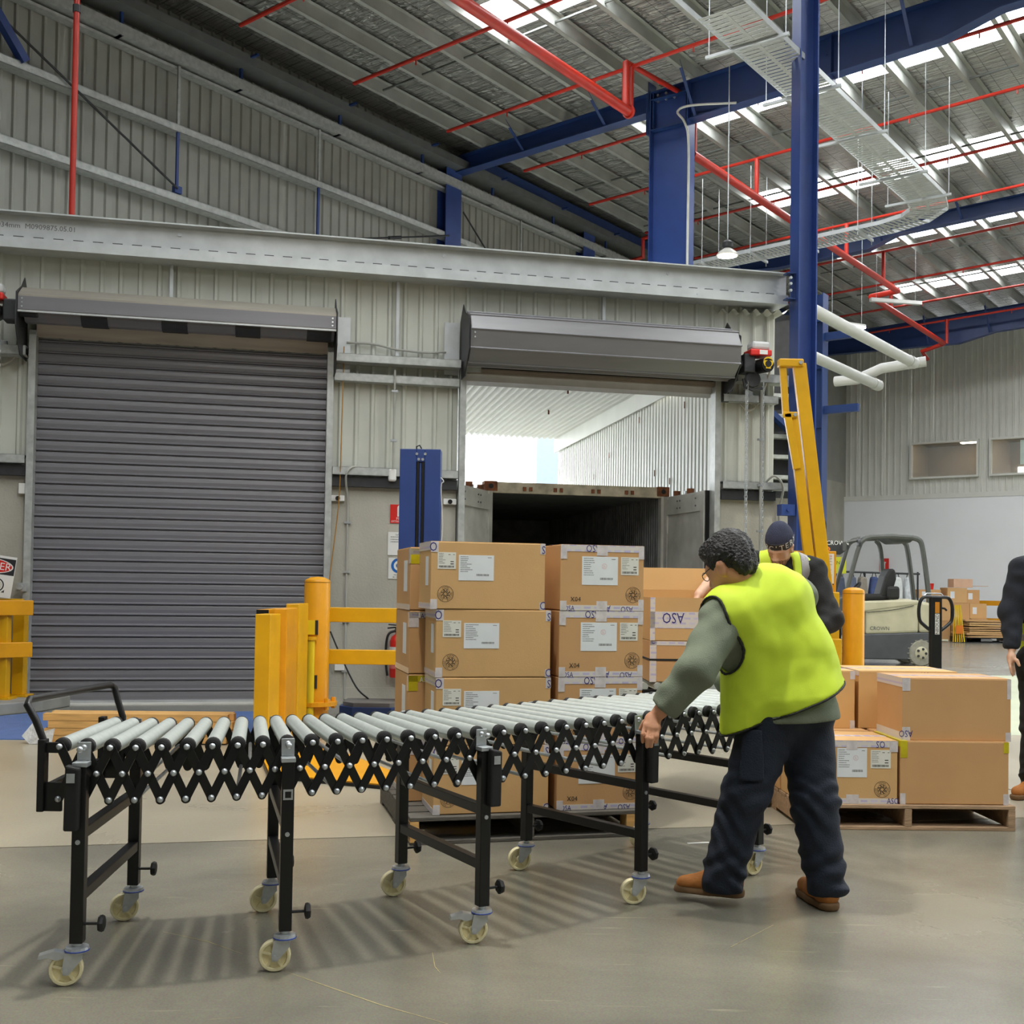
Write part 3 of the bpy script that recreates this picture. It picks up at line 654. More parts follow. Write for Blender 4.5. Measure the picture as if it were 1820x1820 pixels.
for i in range(5):
    x = -1.4 - i * 1.05; y = 3.3 + .5 * (-x - 1.0) / 5.2
    for d in (-.35, .35): ob('hanger_rod', MB().cyl((x, y + d, -.12), (x, y + d, 1.6), .007, n=5), M_ZINC, ct)
    ob('strut_channel', MB().box(x - .02, x + .02, y - .4, y + .4, -.05, -.005), M_GALVB, ct)
# ------------------------------------------------------------------ lamps under the roof
def pendant(label, loc, watts):
  pl_ = thing('pendant_lamp', label, 'lamp', loc)
  sh_ = MB().lathe([(.155, 0), (.165, .01), (.13, .06), (.07, .10), (.05, .12), (.045, .12), (.065, .095), (.12, .05), (.15, .008)], 24); sh_.f = sh_.f[:-2]
  ob('shade', sh_, mat('white_lamp_shade', '#d9d7cf', .4, 0, .02), pl_, smooth=True)
  ob('lamp_lens', MB().cyl((0, 0, .012), (0, 0, .02), .145, n=24), mat('lamp_diffuser', '#fff2dc', .5, 0, 0, emit=3.0), pl_)
  ob('driver_housing', MB().lathe([(.05, .11), (.085, .13), (.085, .2), (.05, .23)], 16), M_DARK, pl_, smooth=True)
  ob('suspension_cable', MB().cyl((0, 0, .22), (0, 0, 2.9), .009, n=6), M_ZINC, pl_)
  ld = bpy.data.lights.new('lamp_light', 'AREA'); ld.shape = 'DISK'; ld.size = .28; ld.energy = watts; ld.color = (1., .95, .86)
  lo_ = bpy.data.objects.new('lamp_light', ld); COL.objects.link(lo_); lo_.parent = pl_; lo_.location = (0, 0, .006)
pendant('pendant high-bay lamp with white flared shade', (3.19, 17.0, 6.36), LAMP)
pendant('pendant high-bay lamp hung straight above the expanding conveyor', (-.55, 4.35, 6.36), LAMP)
pendant('added unseen pendant high-bay lamp above the walkway before the forklift', (7.0, 12.5, 6.36), LAMP)  # out-of-view lamp, added for more light over the walkway
led = thing('linear_led_lamp', 'slim glowing batten lamp hanging far under the roof', 'lamp', (7.36, 25.0, 7.2), math.radians(25))
ob('tube', MB().box(-.5, .5, -.05, .05, 0, .05), mat('led_tube', '#fdf4ff', .5, 0, 0, emit=7.0), led)
ob('housing', MB().box(-.5, .5, -.06, .06, .05, .09), M_WHITE, led)
for x in (-.42, .42): ob('suspension_wire', MB().cyl((x, 0, .09), (x, 0, 2.3), .006, n=5), M_ZINC, led)
led2 = thing('unlit_batten_lamp', 'unlit batten lamp above the glowing one', 'lamp', (8.85, 26.2, 8.05), math.radians(12))
ob('housing', MB().box(-.65, .65, -.05, .05, 0, .08), M_WHITE, led2)
for x in (-.5, .5): ob('suspension_wire', MB().cyl((x, 0, .08), (x, 0, 1.3), .006, n=5), M_ZINC, led2)
# ------------------------------------------------------------------ white drainage pipes hung near the end wall
M_PVC = mat('white_pvc', '#b4b5b1', .35, 0, .02)
t = thing('drain_pipe', 'upper white drain pipe slanting behind the tall blue column', 'pipe', RF(7.65, -2, 5.1), RZR)
ob('pipe', MB().cyl((0, 0, 0), (0, 4.7, 0), .085, n=16), M_PVC, t, smooth=True)
ob('end_socket', MB().cyl((0, 4.5, 0), (0, 4.75, 0), .096, n=16), M_PVC, t, smooth=True)
t = thing('drain_pipe', 'lower white drain pipe slanting behind the tall blue column', 'pipe', RF(6.85, -2.0, 4.85), RZR)
ob('pipe', MB().cyl((0, 0, .05), (0, 5.3, .05), .085, n=16), M_PVC, t, smooth=True)
ob('end_socket', MB().cyl((0, 5.1, .05), (0, 5.38, .05), .096, n=16), M_PVC, t, smooth=True)
t = thing('duct_elbow', 'short white duct elbow by the end wall', 'duct', (5.95, 19.9, 5.0), RZR)
ob('duct', MB().tube([(-.3, .0, .05), (.1, 0, .05), (.5, .1, .22), (1.2, .3, .3)], .09, 14), M_PVC, t, smooth=True)
# ------------------------------------------------------------------ navy steelwork between the dock wall and the end wall
c3 = icolumn('steel_column', 'broad dark navy column by the end wall', (6.25, 24.0, 0), RZR, 0, 7.6, .75, .3, M_BLUE, .02)
for z in (4.75, 6.0, 7.0): ob('stiffener', MB().box(-.36, .36, -.14, .14, z, z + .016), M_BLUE, c3)
for z in (5.05, 6.6): ob('stub_bracket', MB().box(.38, 1.1, -.06, .06, z, z + .16), M_BLUE, c3)
lv = thing('wall_louvre', 'grey louvred frame tucked behind the dock wall end', 'louvre', (3.35, 14.9, 0), math.radians(10))
for i in range(5): ob('blade', MB().box(-.35, .45, -.05, .10, 2.78 + i * .27, 2.83 + i * .27), M_GALV, lv)
ob('frame', MB().box(-.40, -.35, -.06, .1, 2.4, 4.3).box(.45, .5, -.06, .1, 2.4, 4.3), M_GALV, lv)
ob('back_sheet', MB().box(-.40, .5, .12, .13, 2.4, 5.0), M_DARK, lv)
ob('strut', MB().bar((-.3, -.1, 3.9), (.4, -.1, 3.3), .14, .06), M_BLUE, lv)
# ------------------------------------------------------------------ outside the open door: canopy, side wall, container
M_OUT = mat('white_corrugated_sheet', '#e2e3dc', .5, 0, .03, 2)
wo = struct('wall_outside', (0, 0, 0))
def corr(mb_dir0, mb_dir1, z0, z1, pitch, depth):
    a = Vector(mb_dir0); b_ = Vector(mb_dir1); d = (b_ - a); L_ = d.length; d.normalize(); n = Vector((-d.y, d.x, 0)); k = max(1, round(L_ / pitch)); pt = L_ / k; r0 = []; r1 = []
    for i in range(k):
        for f_, q_ in ((0, 0), (.52, 0), (.62, -1), (.88, -1), (.98, 0)):
            q = a + d * ((i + f_) * pt) + n * depth * q_; r0.append((q.x, q.y, z0)); r1.append((q.x, q.y, z1))
    r0.append((b_.x, b_.y, z0)); r1.append((b_.x, b_.y, z1)); return MB().sheet([r0, r1])
sheets = [Vector((3.06, 14.7, 0)), Vector((1.0, 25.5, 0))]
for i in range(10):
    a = sheets[0].lerp(sheets[1], i / 10); b_ = sheets[0].lerp(sheets[1], (i + 1) / 10)
    ob('corrugated_sheet', corr(a, b_, -.2, 4.55, .15, .05), M_OUT, wo)
ob('fascia_flashing', MB().bar((2.98, 14.7, 4.52), (.93, 25.5, 4.52), .03, .34), M_OUT, wo)
for t_, z in ((.1, 3.9), (.22, 4.1), (.35, 3.2), (.43, 4.2), (.6, 3.8), (.28, 3.0), (.7, 3.5)):
    q = sheets[0].lerp(sheets[1], t_); ob('rust_stain', MB().cbox((q.x - .03, q.y, z), (.012, .03, .10)), M_RUST, wo)
cn = struct('ceiling_canopy', (0, 0, 0))
r0 = []; r1 = []
dirn = (sheets[1] - sheets[0]).normalized(); left = Vector((-dirn.y, dirn.x, 0)); left = left if left.x < 0 else -left
for i in range(70 * 6 + 1):
    t_ = i / 6 * .13; z = 4.66 + .03 * math.cos(2 * PI * i / 6)
    a = sheets[0] + left * t_ + dirn * (-1.2 + t_ * .2); b_ = sheets[1] + left * t_ + dirn * (-t_ * .12)
    r0.append((a.x, a.y, z)); r1.append((b_.x, b_.y, z))
ob('corrugated_roof', MB().sheet([r0, r1]), M_OUT, cn)
for x, y in ((.9, 19.0), (1.15, 16.2), (.65, 21.3)): ob('rust_drip', MB().cbox((x, y, 4.62), (.03, .03, .09)), M_RUST, cn)
ob('dock_roof', MB().prism([(q.x, q.y) for q in (WA(-8, .02, 0), WA(5.1, .02, 0), WA(5.6, 1.8, 0), WA(4, 6, 0), WA(-8, 12, 0))], 4.72, 4.80), M_OUT, cn)
t = tag(ob('distant_building', MB().box(.9, 2.2, 44, 52, 0, 8).box(-.2, .9, 46, 52, 0, 1.0), mat('pale_blue_facade', '#8794a8', .6, 0, .02)), 'pale blue building glimpsed through the open doorway', 'building')
M_CONT = mat('grey_container_paint', '#b9b8b2', .5, 0, .12, 4, .05, 30)
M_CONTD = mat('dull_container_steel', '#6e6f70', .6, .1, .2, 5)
M_CONTH = mat('chipped_cream_paint', '#b7ad98', .6, 0, .25, 6)
cx_ = thing('shipping_container', 'grey shipping container backed up to the open doorway with its doors open', 'container', WA(1.745, 1.22, 0), RZA)
CW, CH = 2.44, 2.63
def ctrap(mb, axis, pos, a0, a1, z0, z1, sgn):
    k = int((a1 - a0) / .09); r0 = []; r1 = []
    for i in range(k + 1):
        for dx, dd in ((0, 0), (.03, 0), (.045, 1), (.075, 1)):
            a = a0 + i * .09 + dx; p = pos + sgn * .03 * dd
            r0.append((p, a, z0) if axis == 'x' else (a, p, z0)); r1.append((p, a, z1) if axis == 'x' else (a, p, z1))
    return mb.sheet([r0, r1])
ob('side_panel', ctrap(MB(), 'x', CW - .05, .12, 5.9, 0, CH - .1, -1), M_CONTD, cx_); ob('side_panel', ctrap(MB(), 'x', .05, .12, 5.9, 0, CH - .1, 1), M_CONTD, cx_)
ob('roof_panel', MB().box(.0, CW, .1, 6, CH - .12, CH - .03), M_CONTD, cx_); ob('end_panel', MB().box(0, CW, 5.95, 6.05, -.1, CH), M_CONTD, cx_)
ob('deck', MB().box(.05, CW - .05, 0, 5.95, -.1, .02), M_WOOD2, cx_)
ob('header', MB().box(.1, CW - .1, 0, .1, CH - .14, CH - .005), M_CONTH, cx_)
for x in (.0, CW - .1): ob('corner_post', MB().box(x, x + .10, 0, .12, -.1, CH - .12), M_CONT, cx_)
for x in (-.01, CW - .16):
    ob('corner_casting', MB().box(x, x + .17, -.012, .16, CH - .12, CH + .005), M_RUST, cx_, bevel=.008); ob('casting_hole', MB().cyl((x + .085, -.0135, CH - .06), (x + .085, -.011, CH - .06), .032, n=12), M_BLACK, cx_)
for x in (.55, .95, 1.45, 1.9): ob('lock_keeper', MB().box(x - .06, x - .02, -.02, 0, CH - .11, CH - .06).box(x + .02, x + .06, -.02, 0, CH - .11, CH - .06), M_RUST, cx_)
def cdoor(name, hx, tip, flip):
    d = ob(name, MB().box(0, 1.17, -.025, .025, 0, 2.50), M_CONT, cx_, bevel=.006)
    a = math.atan2(tip[1], tip[0]); d.matrix_local = T(hx, 0, .0) @ RZ(a)
    y = .026 * flip
    def pan(n_, x0, x1, z0, z1, m, th=.02): ob(n_, MB().box(x0, x1, min(y, y + th * flip), max(y, y + th * flip), z0, z1), m, d)
    pan('frame_rail', .0, .10, 0, 2.5, M_CONT); pan('frame_rail', 1.07, 1.17, 0, 2.5, M_CONT)
    pan('panel_rib', .10, 1.07, 2.26, 2.46, M_CONT); pan('panel_rib', .10, 1.07, 1.35, 2.02, M_CONT, .012); pan('panel_rib', .10, 1.07, .4, 1.2, M_CONT, .012)
    for i, (x, z) in enumerate(((.42, 2.42), (.50, 2.42), (.42, 2.33), (.50, 2.33), (.95, 2.42), (.95, 2.33))): ob('rivet', MB().cyl((x, y + .02 * flip, z), (x, y + .03 * flip, z), .012, n=6), M_CONTD, d)
    ob('gasket', MB().box(1.17, 1.19, -.03, .03, 0, 2.5), M_BLACK, d)
    ob('lock_bar', MB().cyl((.45, -.05 * flip, .05), (.45, -.05 * flip, 2.55), .018, n=8), M_ZINC, d)
    for x in (.3, .7): ob('cam_end', MB().box(x - .02, x + .02, -.04, .04, 2.5, 2.56), M_RUST, d)
cdoor('container_door', .05, (-.50, -.82), 1); cdoor('container_door', CW - .02, (.10, -1.5), -1)

# ------------------------------------------------------------------ signs on the dock wall
def wsign(name, label, s0, s1, z0, z1, m, y=-.025, tilt=0, cat='sign'):
    t = thing(name, label, cat); t.matrix_world = MA @ T((s0 + s1) / 2, y, (z0 + z1) / 2) @ RY(tilt)
    w_, h_ = s1 - s0, z1 - z0
    ob('plate', MB().box(-w_ / 2, w_ / 2, -.004, 0, -h_ / 2, h_ / 2), m, t); return t
def on(parent, name, mb, m, y=-.0048): return ob(name, xform(mb, T(0, y, 0) @ XZ), m, parent)
def rect(x0, x1, z0, z1): return MB().add([(x0, z0, 0), (x1, z0, 0), (x1, z1, 0), (x0, z1, 0)], [(0, 1, 2, 3)])
def disc(cx, cz, r, n=28, r_in=0, sx=1.): 
    if r_in: return MB().sheet([[(cx + sx * q * math.cos(2 * PI * i / n), cz + q * math.sin(2 * PI * i / n), 0) for i in range(n + 1)] for q in (r, r_in)])
    return MB().add([(cx + sx * r * math.cos(2 * PI * i / n), cz + r * math.sin(2 * PI * i / n), 0) for i in range(n)], [tuple(range(n))])
def lines(x0, x1, z0, z1, n, h, seed=1):
    rnd = random.Random(seed); mb = MB()
    for i in range(n):
        z = z1 - (z1 - z0) * i / max(1, n - 1); x = x0
        L_ = x0 + (x1 - x0) * rnd.uniform(.45, 1)
        while x < L_:
            w_ = rnd.uniform(.03, .12) * (x1 - x0); r = rect(x, min(L_, x + w_), z - h / 2, z + h / 2); mb.add(r.v, r.f); x += w_ + .02 * (x1 - x0)
    return mb
def barcode(x0, x1, z0, z1, seed=3):
    rnd = random.Random(seed); mb = MB(); x = x0
    while x < x1:
        w_ = rnd.uniform(.006, .03) * (x1 - x0); r = rect(x, x + w_, z0, z1); mb.add(r.v, r.f); x += w_ + rnd.uniform(.006, .022) * (x1 - x0)
    return mb
t = wsign('fire_sign', 'red fire extinguisher sign on the concrete panel', .42, .64, 2.0, 2.21, M_SIGNR)
on(t, 'extinguisher_symbol', merge(rect(-.03, .035, -.03, .07), disc(.0, .07, .03, 14)), M_SIGNW); on(t, 'lettering', text_mb('FIRE', .045, m=T(0, -.055, 0)), M_SIGNW); on(t, 'lettering', text_mb('EXTINGUISHER', .028, m=T(0, -.085, 0)), M_SIGNW)
t = wsign('paper_notice', 'white printed notice above the blue circle sign', .40, .64, 1.64, 1.90, M_SIGNW)
on(t, 'lettering', text_mb('Safety', .03, m=T(0, .10, 0)), M_INKG); on(t, 'lettering', lines(-.09, .09, .02, .075, 3, .008), M_INKG)
t = wsign('mandatory_sign', 'white sign with a blue circle between shutters', .41, .64, 1.375, 1.61, M_SIGNW)
on(t, 'blue_ring', disc(.0, .03, .085, 28, .055), M_SIGNB); on(t, 'blue_dot', disc(0, .03, .03, 18), M_SIGNB); on(t, 'lettering', text_mb('MOBILE', .026, m=T(-.01, -.075, 0)), M_INK); on(t, 'lettering', text_mb('BE CHECKED', .022, m=T(0, -.1, 0)), M_INK)
t = wsign('danger_sign', 'tilted black and white danger sign hanging left of the closed shutter', -3.93, -3.43, 1.14, 1.56, M_SIGNW, -.40, math.radians(8))
on(t, 'black_header', rect(-.245, .245, .02, .185), M_SIGNK); on(t, 'oval_rim', disc(0, .10, .078, 32, 0, 2.95), M_SIGNW, -.0052); on(t, 'red_oval', disc(0, .10, .07, 32, 0, 3.1), M_SIGNR, -.0056)
on(t, 'lettering', text_mb('DANGER', .105, m=T(0, .098, 0)), M_SIGNW, -.006); on(t, 'ring_symbol', disc(.10, -.09, .07, 28, .058), M_SIGNK); on(t, 'ring_symbol', disc(.10, -.09, .045, 28, .042), M_INKG)
on(t, 'arrow_symbol', MB().add([(.15, -.16, 0), (.18, -.16, 0), (.18, -.13, 0)], [(0, 1, 2)]), M_SIGNK)
ob('hook', MB().tube([(.0, -.01, .21), (.0, -.01, .25), (.04, -.01, .27)], .008, 5), M_DARK, t)
# fire extinguisher
fx = thing('fire_extinguisher', 'red fire extinguisher on the wall behind the boxes', 'fire extinguisher', WA(.52, -.14, .28), RZA)
ob('cylinder', MB().lathe([(.085, 0), (.092, .02), (.092, .40), (.075, .45), (.03, .48), (.03, .52)], 20), M_SIGNR, fx, smooth=True)
ob('white_band', MB().lathe([(.0935, .27), (.0935, .34)], 20), M_SIGNW, fx, smooth=True)
ob('label_patch', MB().lathe([(.0930, .10), (.0930, .24)], 20), mat('pink_label', '#e07a6e', .5), fx, smooth=True)
ob('valve', MB().box(-.035, .035, -.02, .02, .5, .56).bar((-.12, 0, .545), (.03, 0, .56), .02, .015).bar((-.11, 0, .585), (.02, 0, .575), .02, .012), M_BLACK, fx)
ob('hose', MB().tube(curve_pts([(-.03, -.03, .52), (-.11, -.04, .48), (-.135, -.03, .35), (-.13, -.02, .15), (-.115, -.02, .02)], 5), .014, 7), M_RUB, fx, smooth=True)
ob('bracket', MB().box(-.05, .05, .08, .12, .1, .4), M_DARK, fx)

# ------------------------------------------------------------------ pallet wrapper: blue mast
pw = thing('pallet_wrapper', 'blue pallet wrapping machine mast behind the boxes', 'wrapping machine', (-.94, 11.5, 0), 0)
mb = MB(); mb.box(-.205, -.04, -.12, .12, .05, 2.68).box(.045, .205, -.12, .12, .05, 2.68).box(-.04, .045, .0, .12, .05, 2.68).box(-.01, .015, -.10, 0, .05, 2.55).box(-.04, .045, -.12, .0, 2.55, 2.68)
ob('mast', mb, M_BLUEL, pw, bevel=.006)
for x in (-.022, .03): ob('guide_slot', MB().box(x - .012, x + .012, -.108, -.1, .1, 2.55), M_BLACK, pw)
for x, z in ((-.035, 2.63), (.05, 2.63), (-.015, 2.575), (.025, 2.575)): ob('bolt', MB().cyl((x, -.12, z), (x, -.128, z), .014, n=8), M_ZINC, pw)
ob('lifting_eye', MB().tube([(-.05, .02, 2.68), (-.05, .02, 2.72), (-.02, .02, 2.735), (0, .02, 2.70)], .008, 5), M_DARK, pw)
ob('cable', MB().tube(curve_pts([(.205, -.05, 2.4), (.235, -.05, 2.36), (.21, -.05, 2.3), (.23, -.05, 1.9), (.21, -.05, 1.6)], 5), .006, 5), M_WHITE, pw)
ob('carriage', MB().box(-.15, .15, -.34, -.14, .55, 1.0), M_BLUEL, pw, bevel=.01)
ob('base', MB().prism([(-.75, -.25), (-.60, -.42), (-.22, -.42), (-.15, -.25), (-.15, .15), (-.75, .15)], .0, .10), M_BLUE, pw)
ob('base_cover', MB().prism([(-.72, -.22), (-.60, -.36), (-.24, -.36), (-.15, -.22), (-.15, .13), (-.72, .13)], .10, .14), mat('worn_grey_cover', '#77736e', .6, 0, .1), pw)
ob('power_cable', MB().tube(curve_pts([(-.5, .05, .14), (-.65, .2, .25), (-.85, .45, .55), (-.98, .55, .8)], 5), .009, 5), M_RUB, pw)

# ------------------------------------------------------------------ yellow posts, rails and gates
bl = thing('bollard', 'round yellow bollard with bolted flange by the closed shutter', 'bollard', (-1.775, 10.35, 0))
ob('post', MB().lathe([(.118, .0), (.118, 1.325), (.112, 1.34), (.06, 1.365), (.0, 1.37)], 24), M_YELO, bl, smooth=True)
ob('flange', MB().cyl((0, 0, .20), (0, 0, .235), .20, n=20), M_YELO, bl); ob('top_seam', MB().lathe([(.1195, 1.315), (.1195, 1.322)], 24), mat('dark_yellow', '#a8780c', .4), bl)
for i in range(6):
    a = i * PI / 3 + .3; ob('flange_bolt', MB().cyl((.165 * math.cos(a), .165 * math.sin(a), .17), (.165 * math.cos(a), .165 * math.sin(a), .27), .022, n=6), M_YELO, bl)
ob('sleeve_tube', MB().cyl((-.02, -.155, .0), (-.02, -.155, .80), .034, n=14), M_YELB, bl, smooth=True); ob('tube_collar', MB().cyl((-.02, -.155, .80), (-.02, -.155, .825), .05, n=14), M_YEL, bl)
for z, h in ((.845, .13), (.36, .12)):
    ob('warning_decal', MB().box(-.075, .03, -.13, -.119, z, z + h), mat('yellow_black_decal', '#e6c41e', .4, 0, 0), bl); ob('decal_border', MB().box(-.08, -.07, -.131, -.117, z - .004, z + h + .004).box(.008, .034, -.131, -.117, z, z + h), M_SIGNK, bl)
rb = thing('guard_rail', 'yellow two-rail barrier running right from the round bollard', 'barrier', (-1.3, 10.55, 0))
for z in (.63, 1.02): ob('rail', MB().box(-.72, 1.1, -.04, .04, z - .068, z + .068), M_YEL, rb, bevel=.006)
for z in (.63, 1.02): ob('rail_end_cap', MB().box(-.728, -.72, -.04, .04, z - .068, z + .068), M_BLACK, rb)
ob('post', MB().box(.85, .97, -.05, .05, 0, 1.1), M_YEL, rb, bevel=.006)
gt = thing('folding_gate', 'folded yellow safety gate standing left of the round bollard', 'gate', (-1.88, 9.4, 0))
ob('leaf_post', MB().prism([(-.12, -.55), (.00, -.55), (.03, -.3), (-.09, -.3)], .02, 1.06), M_YEL, gt, bevel=.006)
ob('leaf_post', MB().prism([(-.03, -.28), (.07, -.25), (.06, .25), (-.02, .25)], .02, 1.10), M_YELO, gt, bevel=.006)
ob('leaf_post', MB().prism([(-.05, .3), (.06, .32), (.08, .65), (.0, .65)], .02, 1.13), M_YEL, gt, bevel=.006)
ob('base_plate', MB().box(-.10, .12, .35, .68, 0, .02), M_YELO, gt)
for z in (.58, 1.0):
    ob('rail', MB().box(-.20, -.10, -.15, .6, z - .085, z + .085), M_YELO, gt); ob('rail_end_cap', MB().box(-.20, -.10, -.156, -.15, z - .085, z + .085), M_BLACK, gt)
t = thing('floor_plate', 'flat yellow plate lying on the floor under the conveyor', 'floor plate', (0, 0, 0))
ob('plate', MB().prism([(-1.83, 8.4), (-1.6, 7.6), (-.78, 7.25), (-.70, 7.6), (-1.4, 8.9)], .0, .03), M_YELO, t); ob('edge_strip', MB().bar((-1.83, 8.4, .012), (-1.6, 7.6, .012), .02, .02).bar((-1.6, 7.59, .012), (-.78, 7.24, .012), .02, .02), M_BLACK, t)
lb = thing('guard_rail', 'yellow corner barrier at the left edge by the closed shutter', 'barrier', (-5.0, 11.3, .11))
for x, y in ((-.06, .0), (-.42, -.32), (-.02, .30), (-.75, -.62)): 
    ob('post', MB().box(x - .06, x + .06, y - .05, y + .05, .02, .95), M_YEL, lb, bevel=.006); ob('foot_plate', MB().box(x - .11, x + .11, y - .10, y + .10, 0, .02), M_YEL, lb)
for z in (.49, .91):
    ob('rail', MB().bar((.17, .12, z), (-.95, -.85, z), .08, .15), M_YELO, lb, bevel=.006); ob('rail', MB().bar((-.02, .35, z + .02), (-.9, .22, z + .02), .06, .13), M_YEL, lb, bevel=.006)
    ob('rail_end_cap', MB().bar((-.32, -.37, z), (-.30, -.355, z), .084, .152), M_BLACK, lb)
t = tag(ob('concrete_kerb', MB().prism([(-5.6, 9.6), (-4.63, 11.25), (-4.55, 11.75), (-6.5, 11.5), (-6.5, 9.6)], 0, .11), mat('mid_grey_concrete', '#8d8d88', .8, 0, .1, 4), None, bevel=.01), 'grey concrete kerb under the left barrier', 'kerb')
M_TREAD = mat('blue_tread_plate', '#5b78b0', .45, .1, .08, 8, .5, 90)
dk = tag(ob('dock_leveller', MB().prism([(-5.9, 9.1), (-2.15, 9.35), (-2.1, 11.55), (-4.62, 11.1)], .0, .008), M_TREAD), 'blue tread plate dock leveller in front of the closed shutter', 'dock leveller')
me = mesh_of('timber_batten', MB().box(0, 1.45, -.04, .04, 0, .055), M_WOODN)
k = 0
for lay, (n_, off) in enumerate(((4, 0), (4, .02), (3, .05), (3, .01))):
    for i in range(n_):
        o = inst('timber_batten', me, None, T(-3.72 + off + .03 * (i % 2), 9.06 + .085 * i, .012 + lay * .058) @ RZ(math.radians(3)))
        tag(o, 'pale timber batten in the %s layer of the wrapped bundle on the blue plate' % ('lowest', 'second', 'third', 'top')[lay], 'timber', 'timber battens in the %s layer of the bundle' % ('lowest', 'second', 'third', 'top')[lay])
t = tag(ob('plastic_wrap', MB().add([(-3.80, 9.0, .0), (-3.62, 8.98, .01), (-3.60, 8.99, .13), (-3.70, 8.99, .10), (-3.78, 9.04, .18), (-3.87, 9.02, .06)], [(0, 1, 2, 3), (0, 3, 4, 5)]), mat('crumpled_film', '#dedfe0', .3, 0, .1, 20, .5, 30), None, solid=.01), 'crumpled white film at the end of the timber bundle', 'film')
# raised yellow boom on the right
bm = thing('boom_gate', 'raised yellow folding boom gate in front of the tall blue column', 'boom gate', (3.0, 11.0, 0))
def bb(name, p0, p1, w_, th=.06, m=M_YEL, y=0): return ob(name, MB().bar((p0[0] - 3.0, y, p0[1]), (p1[0] - 3.0, y, p1[1]), w_, th, (0, 1, 0)), m, bm, bevel=.006)
bb('main_arm', (2.775, 3.52), (3.10, .95), .125, .07)
bb('upper_link', (2.615, 3.5), (2.65, 3.02), .062, .05); bb('lower_link', (2.655, 3.03), (2.755, 2.49), .07, .05, y=-.03)
bb('side_arm', (2.715, 3.02), (2.945, 1.15), .095, .06)
ob('top_yoke', MB().box(-.43, -.19, -.05, .05, 3.485, 3.565), M_YEL, bm, bevel=.012); ob('hinge_plate', MB().box(-.39, -.25, -.055, -.04, 2.985, 3.045), M_YEL, bm, bevel=.01)
for x, z in ((-.225, 3.525), (-.275, 3.015)): ob('pivot_bolt', MB().cyl((x, -.05, z), (x, -.07, z), .018, n=8), M_ZINC, bm)
ob('mast_post', MB().box(-.10, .17, -.07, .07, .0, 1.30), M_YEL, bm, bevel=.01); ob('mast_cover', MB().box(.05, .19, -.09, .09, .0, .85), M_YEL, bm, bevel=.01)
ob('latch_hook', MB().tube([(-.05, -.08, 1.20), (-.01, -.1, 1.14), (-.02, -.1, 1.06), (.0, -.09, 1.02)], .016, 6), M_ZINC, bm)
ob('slot', MB().box(.055, .075, -.095, -.07, .65, 1.24).box(-.07, -.05, -.08, -.07, 1.02, 1.22), M_BLACK, bm); ob('lock_bolt', MB().cyl((.065, -.09, .84), (.065, -.12, .84), .02, n=8), M_ZINC, bm)
ob('signboard', MB().box(-.30, .18, .09, .11, 1.28, 1.70), M_YELO, bm, bevel=.006)
for x0, x1 in ((-.27, -.17), (-.165, -.02), (.0, .155)):
    p = ob('poster', MB().box(x0, x1, .084, .09, 1.37, 1.675), M_SIGNW, bm); w_ = x1 - x0
    ob('print', xform(lines(x0 + .06 * w_, x1 - .06 * w_, 1.40, 1.60, 13, .004, int(x0 * 99)), T(0, .0835, 0) @ XZ), M_INKG, p, kind='stuff'); ob('blue_footer', MB().box(x0, x1, .083, .084, 1.37, 1.382), mat('navy_footer', '#2a2f6a', .5), p)
    if x0 >= 0: ob('lettering', xform(text_mb('SAFETECH', .026), T((x0 + x1) / 2, .083, 1.65) @ XZ), M_SIGNR, p); ob('lettering', xform(text_mb('DOCK LEVELLER', .016), T((x0 + x1) / 2, .083, 1.625) @ XZ), M_INK, p)
br_ = thing('bollard', 'round yellow bollard standing in front of the forklift', 'bollard', (3.40, 11.25, 0))
ob('post', MB().lathe([(.106, 0), (.106, 1.31), (.10, 1.325), (.05, 1.345), (0, 1.35)], 24), M_YELO, br_, smooth=True); ob('top_seam', MB().lathe([(.1075, 1.285), (.1075, 1.292)], 24), MATS['dark_yellow'], br_)
# ------------------------------------------------------------------ expanding roller conveyor
FP = [(-1.47, 3.722), (-1.385, 3.712), (-1.302, 3.714), (-1.222, 3.723), (-1.143, 3.739), (-1.066, 3.76), (-.988, 3.784), (-.911, 3.812), (-.833, 3.841), (-.755, 3.872), (-.677, 3.905), (-.597, 3.939), (-.517, 3.976), (-.436, 4.014), (-.355, 4.056), (-.273, 4.1), (-.191, 4.147), (-.109, 4.198), (-.027, 4.252), (.055, 4.311), (.136, 4.374), (.216, 4.441), (.296, 4.512), (.374, 4.585), (.452, 4.661), (.529, 4.738), (.605, 4.814), (.68, 4.888), (.754, 4.957), (.828, 5.019), (.902, 5.07), (.977, 5.134), (1.051, 5.198), (1.125, 5.262), (1.2, 5.326), (1.274, 5.39), (1.349, 5.454), (1.423, 5.518)]
cv = thing('roller_conveyor', 'expanding roller conveyor on cream castors curving across the foreground', 'conveyor', (0, 4.4, 0))
OFF = Vector((0, -4.4, 0)); CWID = .64; ZT, ZM, ZB = .757, .672, .587
NP_ = len(FP); FV = [Vector((x, y, 0)) + OFF for x, y in FP]; NV = []
for i in range(NP_):
    a = math.radians(np.interp(i, [0, 8, 13, 17, 25, 37], [3.2, 13.5, 23, 30, 41, 41])); NV.append(Vector((-math.sin(a), math.cos(a), 0)))
BV = [f + n * CWID for f, n in zip(FV, NV)]
def zrot(v): return math.atan2(v.y, v.x)
rm = mesh_of('roller', MB().lathe([(.0, .03), (.022, .03), (.0255, .034), (.0255, CWID - .034), (.022, CWID - .03), (0, CWID - .03)], 18, RY(PI / 2)), M_ROLLER, True)
